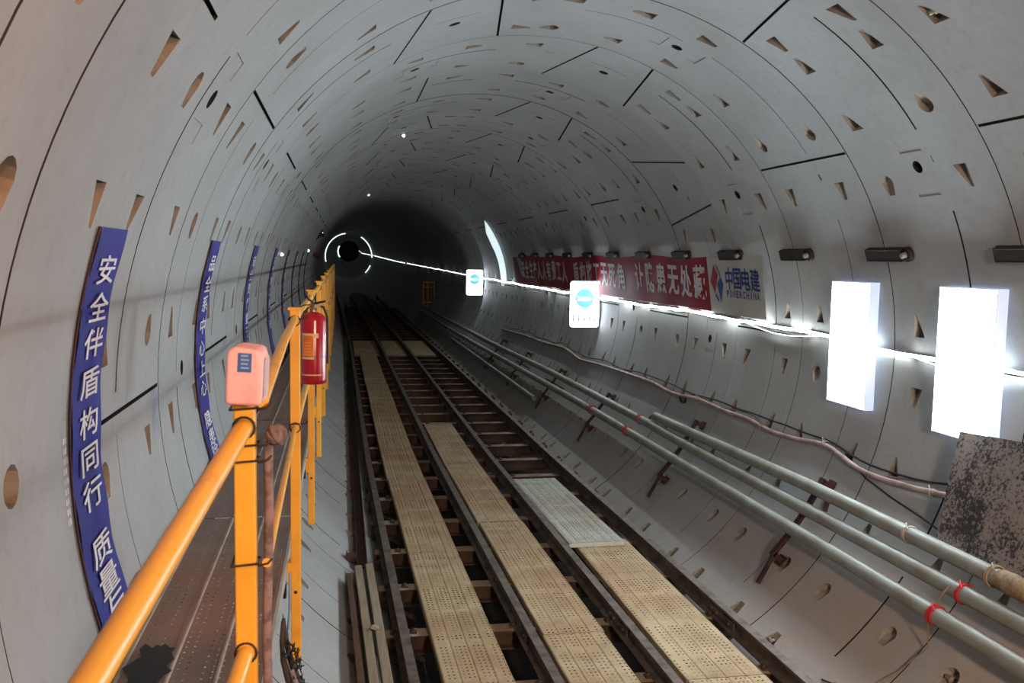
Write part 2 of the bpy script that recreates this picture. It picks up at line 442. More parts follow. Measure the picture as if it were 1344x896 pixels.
# plain far lining and the near end
def plain(ya, yb, dy):
    y = ya
    while y < yb - .01:
        y2 = min(y + dy, yb)
        for i in range(60):
            a, b = -180 + 6 * i, -174 + 6 * i
            sect[which((a + b) / 2)].add([bend(cyl(a, y)), bend(cyl(b, y)), bend(cyl(b, y2)), bend(cyl(a, y2))], [(3, 2, 1, 0)], 0, True)
        y = y2
plain(Y0 + 41 * RW, 262, 4)
for nm, mb in sect.items():
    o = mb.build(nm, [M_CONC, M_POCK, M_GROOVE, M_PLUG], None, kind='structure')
    me = o.data
    nl = [None] * len(me.loops)
    for p in me.polygons:
        for li in p.loop_indices:
            if p.use_smooth:
                c = me.vertices[me.loops[li].vertex_index].co
                cx_, cz_ = (smooth_tab(BX, c.y), smooth_tab(BZ, c.y)) if c.y >= 31 else (0, 0)
                v = Vector((cx_ - c.x, 0, cz_ - c.z)); nl[li] = v.normalized()
            else: nl[li] = p.normal.copy()
    me.normals_split_custom_set(nl)
mb = MB(); mb.add([bend(cyl(6 * i, 262, 2.8)) for i in range(60)], [tuple(range(60))]); mb.build('wall_far_end', M_CONC, None, kind='structure')

# ------------------------------------------------------------------ track
TZ = -2.05; RH = .134; SLT = TZ - RH         # rail top, rail height, sleeper top
TT = [(-4, .15), (5.6, 0), (12.6, -.115), (20, -.15), (28, -.18), (36, -.30), (60, -.5)]
def toff(y): return lerp_table(TT, y)
def track_end(y): return y
RX = [-1.276, -.336, .444, 1.318]
rail_labels = ['worn steel rail, far left of the four, beside the left concrete bank', 'worn steel rail between the long left plank row and the middle plank row',
               'worn steel rail between the middle planks and the pale new plank', 'worn brown rail nearest the right concrete bank below the pipes']
rail_prof = [(-.057, 0), (.057, 0), (.057, .010), (.010, .022), (.008, .10), (.034, .112), (.034, .134), (-.034, .134), (-.034, .112), (-.008, .10), (-.010, .022), (-.057, .010)]
RY = [-2.5, 0, 2, 4, 5.6, 7.5, 9.5, 12.6, 16, 20, 24, 28, 32, 36, 40, 45, 50, 56, 62]
for x, lab in zip(RX, rail_labels):
    t = thing('rail', lab, 'rail', (x, 5.6, SLT), 'rails of the work track')
    mb = MB(); n = len(rail_prof); vs = []
    for y in RY:
        for u, v in rail_prof: vs.append(bend((x + toff(y) + u, y, SLT + v)))
    fs = [(i * n + j, i * n + (j + 1) % n, (i + 1) * n + (j + 1) % n, (i + 1) * n + j) for i in range(len(RY) - 1) for j in range(n)]
    mi = [1 if j == 6 else 0 for i in range(len(RY) - 1) for j in range(n)]
    mb.add(vs, fs); mb.m = mi
    mb.add(vs[:n], [tuple(range(n))[::-1]]); mb.add(vs[-n:], [tuple(range(n))])
    mb.build('rail_bar', [M_RAIL, M_RAILTOP], t)
    for fy in (6.75, 13.2, 19.6):
        for sg in (-1, 1):
            m2 = MB(); m2.box((x + toff(fy) + sg * .020, fy, SLT + .06), (.018, .5, .06))
            for q in (-.17, -.06, .06, .17): m2.lathe((x + toff(fy) + sg * .028, fy + q, SLT + .06), [(.0, .014), (.014, .012), (.014, 0)], 6, (sg, 0, 0))
            m2.build('fishplate', M_RAIL, t)
# sleepers: H-beams resting on the lining
def xe(z): return min(math.sqrt(R * R - z * z) - .012, 1.43)
def sleeper(label, clips=True):
    t = thing('sleeper', label, 'sleeper', (0, 0, SLT - .15), 'steel sleepers across the track bed')
    zt, zb = SLT, SLT - .15; mb = MB(); w_ = .15
    for z, th in ((zt - .006, .012), (zb + .006, .012)):
        x = xe(z - .006); mb.box((0, 0, z), (2 * x, w_, th))
        if z > zb + .05: mb.m[-1] = 1; mb.m = [1 if all(abs(mb.v[q].z - (z + th / 2)) < 1e-5 for q in f) else 0 for f in mb.f]
    xt, xb = xe(zt - .012), xe(zb)
    mb.prism([(-xt, zt - .012), (xt, zt - .012), (xb, zb + .012), (-xb, zb + .012)], lambda u, v: Vector((u, -.005, v)), lambda u, v: Vector((u, .005, v)))
    for sg in (-1, 1):
        mb.prism([(sg * xt, zt - .012), (sg * (xt - .012), zt - .012), (sg * (xb - .012), zb + .012), (sg * xb, zb + .012)], lambda u, v: Vector((u, -w_ / 2, v)), lambda u, v: Vector((u, w_ / 2, v)))
    mb.build('beam', [M_RUST, M_DUSTY], t)
    if clips:
        for x in RX:
            for sg in (-1, 1):
                m2 = MB(); xx = x + sg * .075
                m2.box((xx, 0, zt + .008), (.055, .06, .016), Matrix.Rotation(sg * .15, 3, 'Y'))
                m2.lathe((xx, 0, zt + .012), [(.016, 0), (.016, .02), (.0, .022)], 6)
                m2.build('rail_clip', M_RUST, t)
    return t
protoA = sleeper('rusty steel sleeper'); protoB = sleeper('rusty steel sleeper', False)
NSL = 0
for i in range(-8, 40):
    y = 11.9 + 1.0 * i
    if i == 0: o = protoA
    elif i == 12: o = protoB
    else: o = copy_tree(protoA if i < 11 else protoB)
    sh = 0 if y < 31 else 1
    b_ = bend((0, y, 0))
    o.location = (b_.x, y, SLT - .15 + b_.z)
    if y < 11: o['label'] = 'rusty steel sleeper under the planks, %s from the near edge' % (['first', 'second', 'third', 'fourth', 'fifth', 'sixth', 'seventh', 'eighth'][max(0, min(7, i + 8))])
    elif y < 20: o['label'] = 'bare steel sleeper showing between rails beyond the pale plank, %s of that run' % (['first', 'second', 'third', 'fourth', 'fifth', 'sixth', 'seventh', 'eighth', 'ninth'][max(0, min(8, i))])
    else: o['label'] = 'dark steel sleeper in the unlit far track bed'
# edge channel on the left sleeper ends
mb = MB()
for a, b in ((8.5, 14), (14, 20), (20, 26)):
    pass
prof = [(-1.63, SLT), (-1.53, SLT), (-1.53, SLT + .05), (-1.54, SLT + .05), (-1.54, SLT + .01), (-1.62, SLT + .01), (-1.62, SLT + .05), (-1.63, SLT + .05)]
mb.prism(prof, lambda u, v: Vector((u + .02, 8.45, v)), lambda u, v: Vector((u + .02, 26, v)))
mb.solo('edge_channel', M_STEELRED, 'dark red-brown steel channel along the left ends of the sleepers', 'channel')
mb = MB(); mb.box((-1.66, 8.62, SLT + .045), (.10, .012, .10)); mb.box((-1.61, 8.66, SLT + .03), (.012, .1, .08)); mb.box((-1.70, 8.66, SLT + .045), (.012, .1, .09))
mb.solo('end_clamp', M_STEELRED, 'small red-brown steel clamp at the end of the left edge channel', 'clamp')

# planks
def plank(x, y0, y1, wid, label, group, m=M_PLANK, ztop=SLT + .05, tilt=0, rot=0, ribs=4):
    yc = (y0 + y1) / 2; L = y1 - y0 - .012
    t = thing('steel_plank', label, 'plank', (x, yc, ztop - .05), group)
    mb = MB(); th = .05
    # folded top with low ribs, two side flanges
    n = ribs; xs = []
    for i in range(n):
        a = -wid / 2 + wid * i / n; b = -wid / 2 + wid * (i + 1) / n
        xs += [(a, -.004), (a + .006, -.004), (a + .012, 0), (b - .012, 0), (b - .006, -.004)]
    xs.append((wid / 2, -.004))
    top = [Vector((u, 0, ztop + v)) for u, v in xs]
    k = len(xs)
    mbv = [p + Vector((0, -L / 2, 0)) for p in top] + [p + Vector((0, L / 2, 0)) for p in top]
    mb.add(mbv, [(i, i + 1, k + i + 1, k + i) for i in range(k - 1)])
    mt = MB(); mt.add(mb.v, mb.f)
    cy_ = Vector((x, yc, 0))
    for mbx in (mt,): mbx.v = [p + cy_ for p in mbx.v]
    mt.build('perforated_top', m, t)
    for sg in (-1, 1):
        m2 = MB(); m2.box((x + sg * (wid / 2 - .002), yc, ztop - .027), (.004, L, .046)); m2.build('side_flange', m, t)
        m3 = MB(); m3.box((x, yc + sg * (L / 2 - .003), ztop - .026), (wid - .01, .006, .044)); m3.build('end_plate', m, t)
    t.rotation_euler = (tilt, 0, rot)
    return t
w1 = [('nearest plank of the long left row between the two left rails, sandy with rust', 2.75, 5.62), ('second plank of the long left row, sandy perforated steel', 5.62, 8.68),
      ('third plank of the long left row, dusty steel', 8.68, 11.7), ('fourth plank of the long left row', 11.7, 14.7), ('fifth plank of the long left row, greyish', 14.7, 17.7),
      ('sixth plank of the long left row, in shade', 17.7, 20.7), ('seventh plank of the long left row, in shade', 20.7, 23.7), ('farthest plank of the long left row before the dark plate', 23.7, 26.9)]
for i, (lab, a, b) in enumerate(w1):
    yc = (a + b) / 2
    plank(-.82 + toff(yc) + random.uniform(-.008, .008), a, b, .485, lab, 'planks of the left row', rot=math.atan2(toff(a) - toff(b), b - a))
w2 = [('nearest plank of the middle row between the inner rails, rusty tan', 3.5, 6.6), ('second plank of the middle row between the inner rails', 6.6, 9.62),
      ('third plank of the middle row between the inner rails', 9.62, 12.5), ('farthest plank of the middle row, where the bare sleepers begin', 12.5, 15.55)]
for lab, a, b in w2:
    yc = (a + b) / 2
    plank(.02 + toff(yc) + random.uniform(-.01, .01), a, b, .49, lab, 'planks of the middle row', rot=math.atan2(toff(a) - toff(b), b - a))
plank(.88, 2.7, 5.72, .575, 'cream perforated plank at the bottom edge by the right rail', 'planks of the right row', rot=.004)
plank(.86, 5.72, 8.86, .575, 'cream perforated plank just in front of the pale new plank', 'planks of the right row', rot=.006)
pl_ = plank(.742, 8.62, 11.5, .575, 'pale grey-green new plank raised on the end of the cream plank', 'planks of the right row', m=M_PLANKNEW, ztop=SLT + .078, tilt=-.0165, rot=.016, ribs=6)
pl_.location.z += .0015
# dark cover plates at the far end of the visible track
for x0, x1, lab in ((-1.37, -.62, 'dark flat cover plate between the two left rails far down the track'), (-.43, .16, 'narrow dark cover plate between the inner rails far down the track'), (.35, 1.03, 'dark flat cover plate between the two right rails far down the track')):
    mb = MB(); mb.box(((x0 + x1) / 2, 29.4, SLT + .012), (x1 - x0, 4.6, .024))
    mb.solo('cover_plate', M_PLANK, lab, 'plate', 'far cover plates')
# squared timbers and the dark board on the left sleeper ends
for (xa, xb, y0_, y1_, wd, h, m, nm, lab) in ((-1.497, -1.60, 4.4, 8.27, .066, .092, M_TIMBER, 'timber', 'grey squared timber, left of the pair lying beside the left rail'),
                                            (-1.405, -1.50, 4.2, 8.32, .07, .088, M_TIMBER, 'timber', 'grey squared timber, right of the pair lying beside the left rail')):
    mb = MB(); poly = [(-wd / 2, 0), (wd / 2, 0), (wd / 2, h), (-wd / 2, h)]
    mb.prism(poly, lambda u, v: Vector((xa + u, y0_, SLT + v)), lambda u, v: Vector((xb + u, y1_, SLT + v)))
    mb.solo(nm, m, lab, 'timber', 'timbers beside the left rail', bevel=.004)
mb = MB(); mb.prism([(-.022, 0), (.022, .0), (.022, .12), (-.022, .12)], lambda u, v: Vector((-1.567 + u - .15 * v, 4.5, SLT + .01 + v)), lambda u, v: Vector((-1.668 + u - .15 * v, 7.95, SLT + .01 + v)))
mb.solo('board', M_TIMBERD, 'dark brown board on edge left of the squared timbers', 'board')
mb = MB(); c0 = Vector((-1.505, 6.78, SLT + .102))
for j in range(3):
    mb.tube([c0 + Vector((.03 * math.cos(a + j), .022 * math.sin(a) , .008 * math.sin(2 * a + j) + .006 * j)) for a in [PI * 2 * i / 10 for i in range(11)]], .007, 6)
mb.solo('string_knot', M_GREYWIRE, 'white knotted string lying on the two timbers', 'string')

# ------------------------------------------------------------------ walkway on the left wall
DZ = -.70
M_LIP = mat('worn_lip_steel', '#a5988b', .5, .2, '#8a7c70', 6)
for i, (a, b) in enumerate(((-1.6, 2.0), (2.0, 5.04), (5.04, 8.06), (8.06, 11.1), (11.1, 14.1), (14.1, 17.1), (17.1, 20.1), (20.1, 23.1), (23.1, 26.1), (26.1, 29.1))):
    lab = ['walkway deck section at the bottom edge, behind the first yellow post', 'walkway deck section nearest the camera beside the yellow post', 'walkway deck section just past the cross joint', 'third walkway deck section ahead', 'fourth walkway deck section ahead', 'fifth walkway deck section ahead',
           'sixth walkway deck section ahead', 'seventh walkway deck section ahead', 'eighth walkway deck section ahead', 'farthest walkway deck section'][i]
    t = thing('walkway_deck', lab, 'walkway', (-2.26, (a + b) / 2, DZ - .06), 'walkway deck sections')
    L = b - a - .014; yc = (a + b) / 2
    for j, (x0, x1) in enumerate(((-2.50, -2.335), (-2.335, -2.175), (-2.175, -2.015))):
        mb = MB(); pr = [(x0, DZ - .05), (x0, DZ), (x0 + .004, DZ + .005), (x0 + .011, DZ + .005), (x0 + .016, DZ), (x1 - .016, DZ), (x1 - .011, DZ + .003), (x1 - .004, DZ + .003), (x1, DZ), (x1, DZ - .05)]
        n = len(pr)
        mb.add([Vector((u, yc - L / 2, v)) for u, v in pr] + [Vector((u, yc + L / 2, v)) for u, v in pr], [(q, q + 1, n + q + 1, n + q) for q in range(n - 1)])
        mb.m = [1 if q in (1, 2, 3) else 0 for q in range(n - 1)]
        mb.build('deck_plank', [M_DECK, M_LIP], t)
    mb = MB(); mb.box((-2.008, yc, DZ - .03), (.012, L, .066)); mb.build('edge_strip', M_ALU, t)
mb = MB(); random.seed(21); pts = []
for i in range(26):
    a = 2 * PI * i / 26; pts.append(Vector((-2.40 + (.07 + random.uniform(-.022, .02)) * math.cos(a), 3.20 + (.22 + random.uniform(-.06, .05)) * math.sin(a), DZ + .0062)))
mb.add(pts + [p + Vector((0, 0, .0012)) for p in pts], [tuple(range(26, 52))] + [(i, (i + 1) % 26, 26 + (i + 1) % 26, 26 + i) for i in range(26)])
mw, nw, lw_, bw = nodes_of('dirty_water'); bw.inputs['Base Color'].default_value = rgb('#1b1512'); bw.inputs['Roughness'].default_value = .4; bw.inputs['Specular IOR Level'].default_value = .25
o_ = mb.solo('puddle', mw, 'dark wet puddle on the walkway deck left of the yellow post', 'puddle')
# angle beam along the wall side, and cantilever brackets
mb = MB(); mb.box((-2.515, 13.7, DZ - .045), (.012, 30.8, .09)); mb.box((-2.49, 13.7, DZ - .084), (.05, 30.8, .010))
mb.box((-2.54, 13.7, DZ - .06), (.06, 30.8, .008))
for i in range(14): mb.box((-2.545, 2.35 + 1.13 * i, DZ - .035), (.05, .05, .06))
mb.solo('side_beam', M_DARKBAR, 'dark muddy angle beam along the wall side of the walkway', 'beam')
def wbracket(y, lab):
    mb = MB(); xw = -math.sqrt(R * R - (DZ - .14) ** 2) + .02
    mb.box(((-2.0 + xw) / 2, y, DZ - .115), (-2.0 - xw, .06, .05))
    x2 = -math.sqrt(R * R - 1.15 ** 2) + .035
    mb.tube([(-2.06, y, DZ - .14), (x2, y, -1.15)], .022, 6)
    mb.box(cyl(-106.7, y, R - .026), (.02, .14, .16), Matrix.Rotation(math.radians(-16.7), 3, 'Y'))
    return mb.solo('walkway_bracket', M_DARKBAR, lab, 'bracket', 'brackets under the walkway')
for i, y in enumerate((1.95, 4.2, 6.5, 8.8, 11.1, 13.4, 15.7, 18.0)):
    wbracket(y, 'dark steel cantilever bracket under the walkway at the %s yellow post' % ['first', 'second', 'third', 'fourth', 'fifth', 'sixth', 'seventh', 'eighth'][i])

# ------------------------------------------------------------------ yellow handrail
PX = -1.962
hr = thing('handrail', 'yellow steel handrail with square posts and two round rails along the walkway', 'handrail', (PX, 2.07, DZ - .47))
def post(y, top, bot):
    mb = MB(); a = .0225
    mb.prism([(-a, -a), (a, -a), (a, a), (-a, a)], lambda u, v: Vector((PX + u, y + v, bot)), lambda u, v: Vector((PX + u, y + v, top)))
    p = mb.build('post', M_YEL, hr, bevel=.004)
    return p
PY = [-.25, 2.07, 4.3, 6.55, 8.8, 11.05, 13.3, 15.6, 17.9, 20.2, 22.5, 24.8, 27.1]
posts = []
for i, y in enumerate(PY):
    if i == 0: posts.append(None); continue
    top = .395 if i == 1 else .475
    p = post(y, top, -1.19 if i != 1 else -1.1); posts.append(p)
    m2 = MB(); m2.box((PX, y, top + .004), (.062 if i > 1 else .05, .056, .012)); m2.build('post_cap', M_YEL, p)
    for z in ((.345, -.165) if i <= 1 else (.425, -.07)):
        m2 = MB(); m2.tube([Vector((PX + .0235 * math.cos(q), y - .026, z + .0235 * math.sin(q))) for q in [2 * PI * k / 14 for k in range(15)]], .0028, 6)
        m2.build('rail_hole_rim', M_BLACKWIRE, p)
    m2 = MB(); m2.lathe((PX, y - .0255, -.85), [(0, .002), (.008, .002), (.008, 0)], 8, (0, -1, 0)); m2.build('bolt_hole', M_BLACK, p)
    m2 = MB(); m2.box((PX - .030, y, DZ - .06), (.016, .044, .10)); m2.build('fixing_plate', M_YEL, p)
# black wire ties round the near posts
def tie(y, z, parent, r=.029, th=.003, dz=.004):
    m2 = MB(); c = [(-r, -r), (r, -r), (r, r), (-r, r), (-r, -r)]
    m2.tube([Vector((PX + u, y + v, z + dz * (i % 2))) for i, (u, v) in enumerate(c)], th, 6)
    m2.tube([Vector((PX + r, y - r, z)), Vector((PX + r + .02, y - r - .006, z + .006)), Vector((PX + r + .03, y - r, z + .015))], th, 6)
    m2.build('wire_tie', M_BLACKWIRE, parent)
for z in (.385, .303, .268, .036): tie(2.07, z, posts[1])
tie(4.3, .43, posts[2]); tie(4.3, -.055, posts[2], .027, .003)
def rail_piece(nm, pts, r=.0185): 
    m2 = MB(); m2.tube(pts, r, 14); return m2.build(nm, M_YEL2, hr)
rail_piece('top_rail', [(-2.135, -.3, .10), (-2.03, 1.09, .241), (PX, 2.07, .346)], .0205)
rail_piece('mid_rail', [(-2.135, -.3, -.41), (-2.03, 1.09, -.27), (PX, 2.07, -.165)], .0185)
rail_piece('top_rail', [(PX + .036, 2.06, .402), (PX + .016, 3.2, .43), (PX, 4.3, .436)], .016)
rail_piece('mid_rail', [(PX + .042, 2.1, .022), (PX + .02, 3.2, -.03), (PX, 4.3, -.066)], .0105)
for a, b in zip(PY[2:], PY[3:]):
    rail_piece('top_rail', [(PX, a, .436), (PX, b, .436)], .0175)
    rail_piece('mid_rail', [(PX, a, -.066), (PX, b, -.066)], .0175)

# pink box on the first post
pb = thing('alarm_box', 'pink plastic box with blue label on top of the nearest yellow post', 'box', (-1.955, 2.02, .402))
mb = MB(); rot = Matrix.Rotation(-.10, 3, 'Z') @ Matrix.Rotation(.05, 3, 'Y')
mb.prism([(-.036, 0), (.036, 0), (.036, .098), (.028, .122), (-.024, .126), (-.036, .112)], lambda u, v: Vector((-1.953, 2.02, .405)) + rot @ Vector((u * 1.05, -.048, v * .98)), lambda u, v: Vector((-1.953, 2.02, .405)) + rot @ Vector((u * .98, .048, v)))
M_PINK = mat('pink_plastic', '#f2b9b8', .5, 0, '#e3a8a6', 14)
M_PINKSIDE = mat('greyish_pink_plastic', '#c9aeb0', .55, 0, '#b89c9c', 14)  # greyer pink for the right side of the case
mb.build('case', M_PINK, pb, bevel=.012, seg=4)
mb = MB(); c0 = Vector((-1.953, 2.02, .405))
mb.add([c0 + rot @ Vector((u, -.0505, v)) for u, v in ((-.012, .072), (.016, .072), (.016, .112), (-.012, .112))], [(0, 1, 2, 3)])
mb.build('blue_label', mat('blue_sticker', '#3a66a4', .5), pb)
mb = MB()
for r_ in range(4):
    z = .079 + r_ * .0085
    mb.add([c0 + rot @ Vector((u, -.0512, v)) for u, v in ((-.006, z), (.011 - .002 * (r_ % 2), z), (.011 - .002 * (r_ % 2), z + .0035), (-.006, z + .0035))], [(0, 1, 2, 3)])
mb.build('label_print', mat('pale_print', '#8fa9cc', .5), pb)
mb = MB(); mb.add([c0 + rot @ Vector((.0382, -.03 + u, v)) for u, v in ((.006, .015), (.066, .015), (.066, .10), (.006, .10))], [(0, 1, 2, 3)]); mb.build('side_face', M_PINKSIDE, pb)

# wrapped hose tied to the first post
hw_ = thing('wrapped_hose', 'brown cloth-wrapped hose with knotted bundle tied to the nearest post', 'hose', (-1.915, 2.12, -.9))
mb = MB(); 
mb.tube([Vector((-1.918 + .003 * math.sin(9 * z), 2.112, z)) for z in [-.95 + .06 * i for i in range(21)]] + [Vector((-1.915, 2.11, .30))], .0105, 10); mb.build('hose', mat('brown_wrap', '#8a7270', .85, 0, '#64504e', 40, .4, .6, .3), hw_)
mb = MB(); random.seed(3)
for j in range(9):
    a0 = random.uniform(0, 6.28); ax = Vector((random.uniform(-1, 1), random.uniform(-1, 1), random.uniform(-1, 1))).normalized(); u_ = ax.orthogonal().normalized(); v_ = ax.cross(u_)
    r_ = random.uniform(.014, .024)
    mb.tube([Vector((-1.897, 2.10, .318)) + (u_ * math.cos(q) + v_ * math.sin(q) * .85) * r_ for q in [a0 + 2 * PI * k / 12 for k in range(13)]], .0065, 6)
mb.lathe((-1.897, 2.10, .298), [(0, 0), (.016, .006), (.022, .02), (.015, .034), (0, .04)], 12)
mb.build('knot', mat('brown_cloth', '#7f6a66', .85, 0, '#5d4b48', 60, .4, .6, .3), hw_)

# fire extinguisher hung on the rail between the second and third posts
fe = thing('fire_extinguisher', 'red fire extinguisher with orange label hanging on the yellow handrail', 'fire extinguisher', (-1.893, 4.78, .068))
ec = Vector((-1.893, 4.78, .068))
mb = MB(); rc = .0645
mb.lathe(ec, [(0, .0), (rc - .006, 0), (rc, .006), (rc, .02), (rc, .325), (rc - .004, .34), (rc - .02, .356), (.02, .368), (.014, .372), (0, .372)], 28)
mb.build('cylinder', mat('red_lacquer', '#a31226', .22, 0, '#8e1022', 4), fe)
def band(a0, a1, z0, z1, m, nm, rr=.0005, n=10):
    mb = MB(); vs = []
    for i in range(n + 1):
        a = math.radians(a0 + (a1 - a0) * i / n)
        for z in (z0, z1): vs.append(ec + Vector(((rc + rr) * math.sin(a), -(rc + rr) * math.cos(a), z)))
    mb.add(vs, [(2 * i, 2 * i + 2, 2 * i + 3, 2 * i + 1) for i in range(n)], 0, True); return mb.build(nm, m, fe)
M_FEO = mat('orange_label', '#d7701c', .4); M_FEC = mat('cream_print', '#d8b884', .45)
band(-58, 4, .13, .262, M_FEC, 'label_frame', .0006); band(-54, 0, .142, .25, M_FEO, 'label', .0012)
band(5, 24, .238, .262, M_FEC, 'label_tab', .0006); band(-62, 40, .046, .052, M_FEC, 'printed_band', .0006); band(-80, 80, .142, .145, M_BLACKWIRE, 'wire_strap', .0020, 18)
for r_ in range(5): band(-48, -8, .150 + .016 * r_, .1525 + .016 * r_, M_FEC, 'label_line', .0018)
mb = MB(); mb.lathe(ec + Vector((0, 0, .368)), [(.018, 0), (.018, .02), (.013, .024), (.013, .05), (0, .052)], 14); mb.box(ec + Vector((.02, -.01, .398)), (.03, .02, .02)); mb.build('valve', M_CHROME, fe)
mb = MB(); mb.tube([ec + Vector((0, 0, .415)), ec + Vector((-.02, -.02, .430)), ec + Vector((-.035, -.06, .452))], .006, 8); mb.tube([ec + Vector((0, 0, .41)), ec + Vector((.02, -.03, .415)), ec + Vector((.06, -.05, .425))], .006, 8); mb.build('lever', M_BLACK, fe)
mb = MB(); mb.tube([ec + Vector((.014, 0, .40)), ec + Vector((.05, .01, .392)), ec + Vector((.069, .015, .34)), ec + Vector((.071, .015, .2)), ec + Vector((.070, .012, .1))], .0065, 8); mb.build('discharge_hose', M_BLACK, fe)
mb = MB(); mb.tube([ec + Vector((0, 0, .405)), (PX + .02, 4.78, .47), (PX - .02, 4.78, .452), (PX - .01, 4.78, .41), ec + Vector((-.01, 0, .4))], .003, 6); mb.build('hanging_wire', M_BLACKWIRE, fe)

# tangled net, rope and orange clip beside the walkway edge
nt = thing('tangled_net', 'black tangled net and straps hanging below the walkway edge', 'net', (-1.95, 3.6, -1.3))
random.seed(11)
mb = MB(); mb.tube([(-1.978, 3.62, -.715), (-1.968, 3.62, -.80), (-1.955, 3.62, -.87), (-1.930, 3.60, -.94), (-1.905, 3.58, -1.0), (-1.88, 3.57, -1.08), (-1.86, 3.6, -1.3)], [.007, .010, .012, .014, .014, .012, .01], 8)
mb.tube([(-1.980, 3.60, -.715), (-1.984, 3.60, -.80), (-1.978, 3.60, -.88), (-1.955, 3.58, -.95), (-1.93, 3.57, -1.02), (-1.91, 3.6, -1.2)], [.006, .009, .012, .016, .016, .012], 7); mb.build('strap', M_DARKBAR, nt)
mb = MB()
for j in range(34):
    q = random.random(); c = Vector((-1.958 + .055 * q + random.uniform(-.012, .018), 3.60 + random.uniform(-.05, .05), -.83 - .19 * q + random.uniform(-.02, .03)))
    mb.tube([c + Vector((random.uniform(-.016, .016), random.uniform(-.03, .03), random.uniform(-.022, .022))) for _ in range(5)], .0022, 5)
mb.build('netting', M_BLACK, nt)
mb = MB(); mb.tube([(-1.945, 3.56, -.90), (-1.925, 3.55, -.96), (-1.905, 3.55, -1.02), (-1.89, 3.56, -1.2)], .010, 8); mb.build('cloth_strip', mat('mauve_cloth', '#8c7a78', .8, 0, '#55424c', 30), nt)
mb = MB(); mb.box((-1.988, 4.42, DZ - .10), (.02, .10, .07)); mb.box((-1.972, 4.46, DZ - .13), (.02, .05, .05), Matrix.Rotation(.5, 3, 'Y')); mb.box((-1.990, 4.40, DZ - .055), (.02, .05, .04))
mb.solo('orange_clip', mat('orange_plastic', '#d9601a', .5), 'orange plastic clip on the outer edge of the walkway', 'clip', bevel=.004)
mb = MB(); mb.tube([(-1.985, 4.2, -.73), (-1.978, 4.05, -.84), (-1.978, 3.9, -.90), (-1.98, 3.78, -.82), (-1.985, 3.7, -.73)], .005, 6)
mb.solo('rope_loop', mat('pale_blue_cord', '#7f9bb4', .6), 'pale blue cord looped under the walkway edge above the net', 'cord')

# ------------------------------------------------------------------ blue vertical banners on the left wall
texts = {-2: '安全伴盾构同行质量与共生', 0: '品全系中心上心隐患除尽', 2: '安全责任重于山', 4: '文明施工保平安', 6: '质量是企业生命', 8: '筑精品隧道工程', 10: '争当安全标兵队', 12: '严守施工标准线'}
CTH = [-76.1, -79.2, -82.2, -85.5, -88.8, -91.85, -94.8, -99.5, -102.2, -104.6, -106.9, -109.1]
blab = {-2: 'blue vertical banner with large white characters nearest the camera on the left wall', 0: 'second blue vertical banner on the left wall, behind the pink box', 2: 'third blue vertical banner on the left wall, above the pink box',
        4: 'fourth blue banner along the left wall, seen edge-on', 6: 'fifth blue banner along the left wall', 8: 'sixth blue banner along the left wall', 10: 'seventh thin blue banner along the left wall', 12: 'last thin blue banner on the left wall'}
for k, tx in texts.items():
    yc = Y0 + (k + .02) * RW; wd = .41; th0, th1 = -72.7, (-118 if k < 2 else -108)
    if k > -2: yc = Y0 + (k + (-.05 if k == 0 else 0.0)) * RW
    t = thing('blue_banner', blab[k], 'banner', cyl(th1, yc, R - .02), 'blue banners on the left wall')
    N = 30; mb = MB(); vs = []
    for i in range(N + 1):
        th = th0 + (th1 - th0) * i / N; rr_ = R - .016 - .004 * math.sin(i * 1.3)
        for y in (yc - wd / 2, yc + wd / 2): vs.append(cyl(th, y, rr_))
    back = [v + Vector((-.003 if False else 0, 0, 0)) for v in vs]
    mb.add(vs, [(2 * i, 2 * i + 1, 2 * i + 3, 2 * i + 2) for i in range(N)], 0, True)
    mb.build('cloth', M_BLUE, t)
    m2 = MB(); m2.tube([cyl(th0 + (th1 - th0) * i / N, yc - wd / 2 - .012, R - .012) for i in range(N + 1)], .005, 6); m2.build('edge_cord', M_EDGE, t)
    m3 = MB()
    for q, (ch, tc_) in enumerate(zip(tx, CTH)):
        if tc_ < th1 + 1: break
        if q == 7: m3.build('lettering', M_LETTER, t); m3 = MB()
        put_glyph(m3, ch, lambda u, v: cyl(tc_ + v / S, yc + u, R - .0245), .28, .124, 0, .012)
    m3.build('lettering', M_LETTER, t)

# white stencil marks beside the joints
def stencil(thc, yc, h, wd, lab, m, seed):
    random.seed(seed); mb = MB(); rows = 9
    for r_ in range(rows):
        t_ = thc - h / 2 / S + h / S * r_ / rows; y = yc - wd / 2
        while y < yc + wd / 2 - .006:
            l_ = random.uniform(.008, .022)
            mb.add([cyl(t_ + a / S, b, R - .0055) for a, b in ((0, y), (0, y + l_), (h / rows * .6, y + l_), (h / rows * .6, y))], [(0, 1, 2, 3)])
            y += l_ + .008
    mb.solo('stencil_mark', m, lab, 'marking', 'stencilled marks on the left wall', origin=cyl(thc, yc, R - .005))
M_STEN = mat('stencil_paint', '#e4e2e6', .7); M_STENB = mat('blue_stencil_paint', '#a9a9cf', .7)
stencil(-92.3, 3.53, .34, .05, 'narrow white stencilled marking left of the nearest blue banner', M_STEN, 1)
stencil(-92.7, 5.17, .26, .12, 'pale blue stencilled marking under the joint between the first two banners', M_STENB, 2)

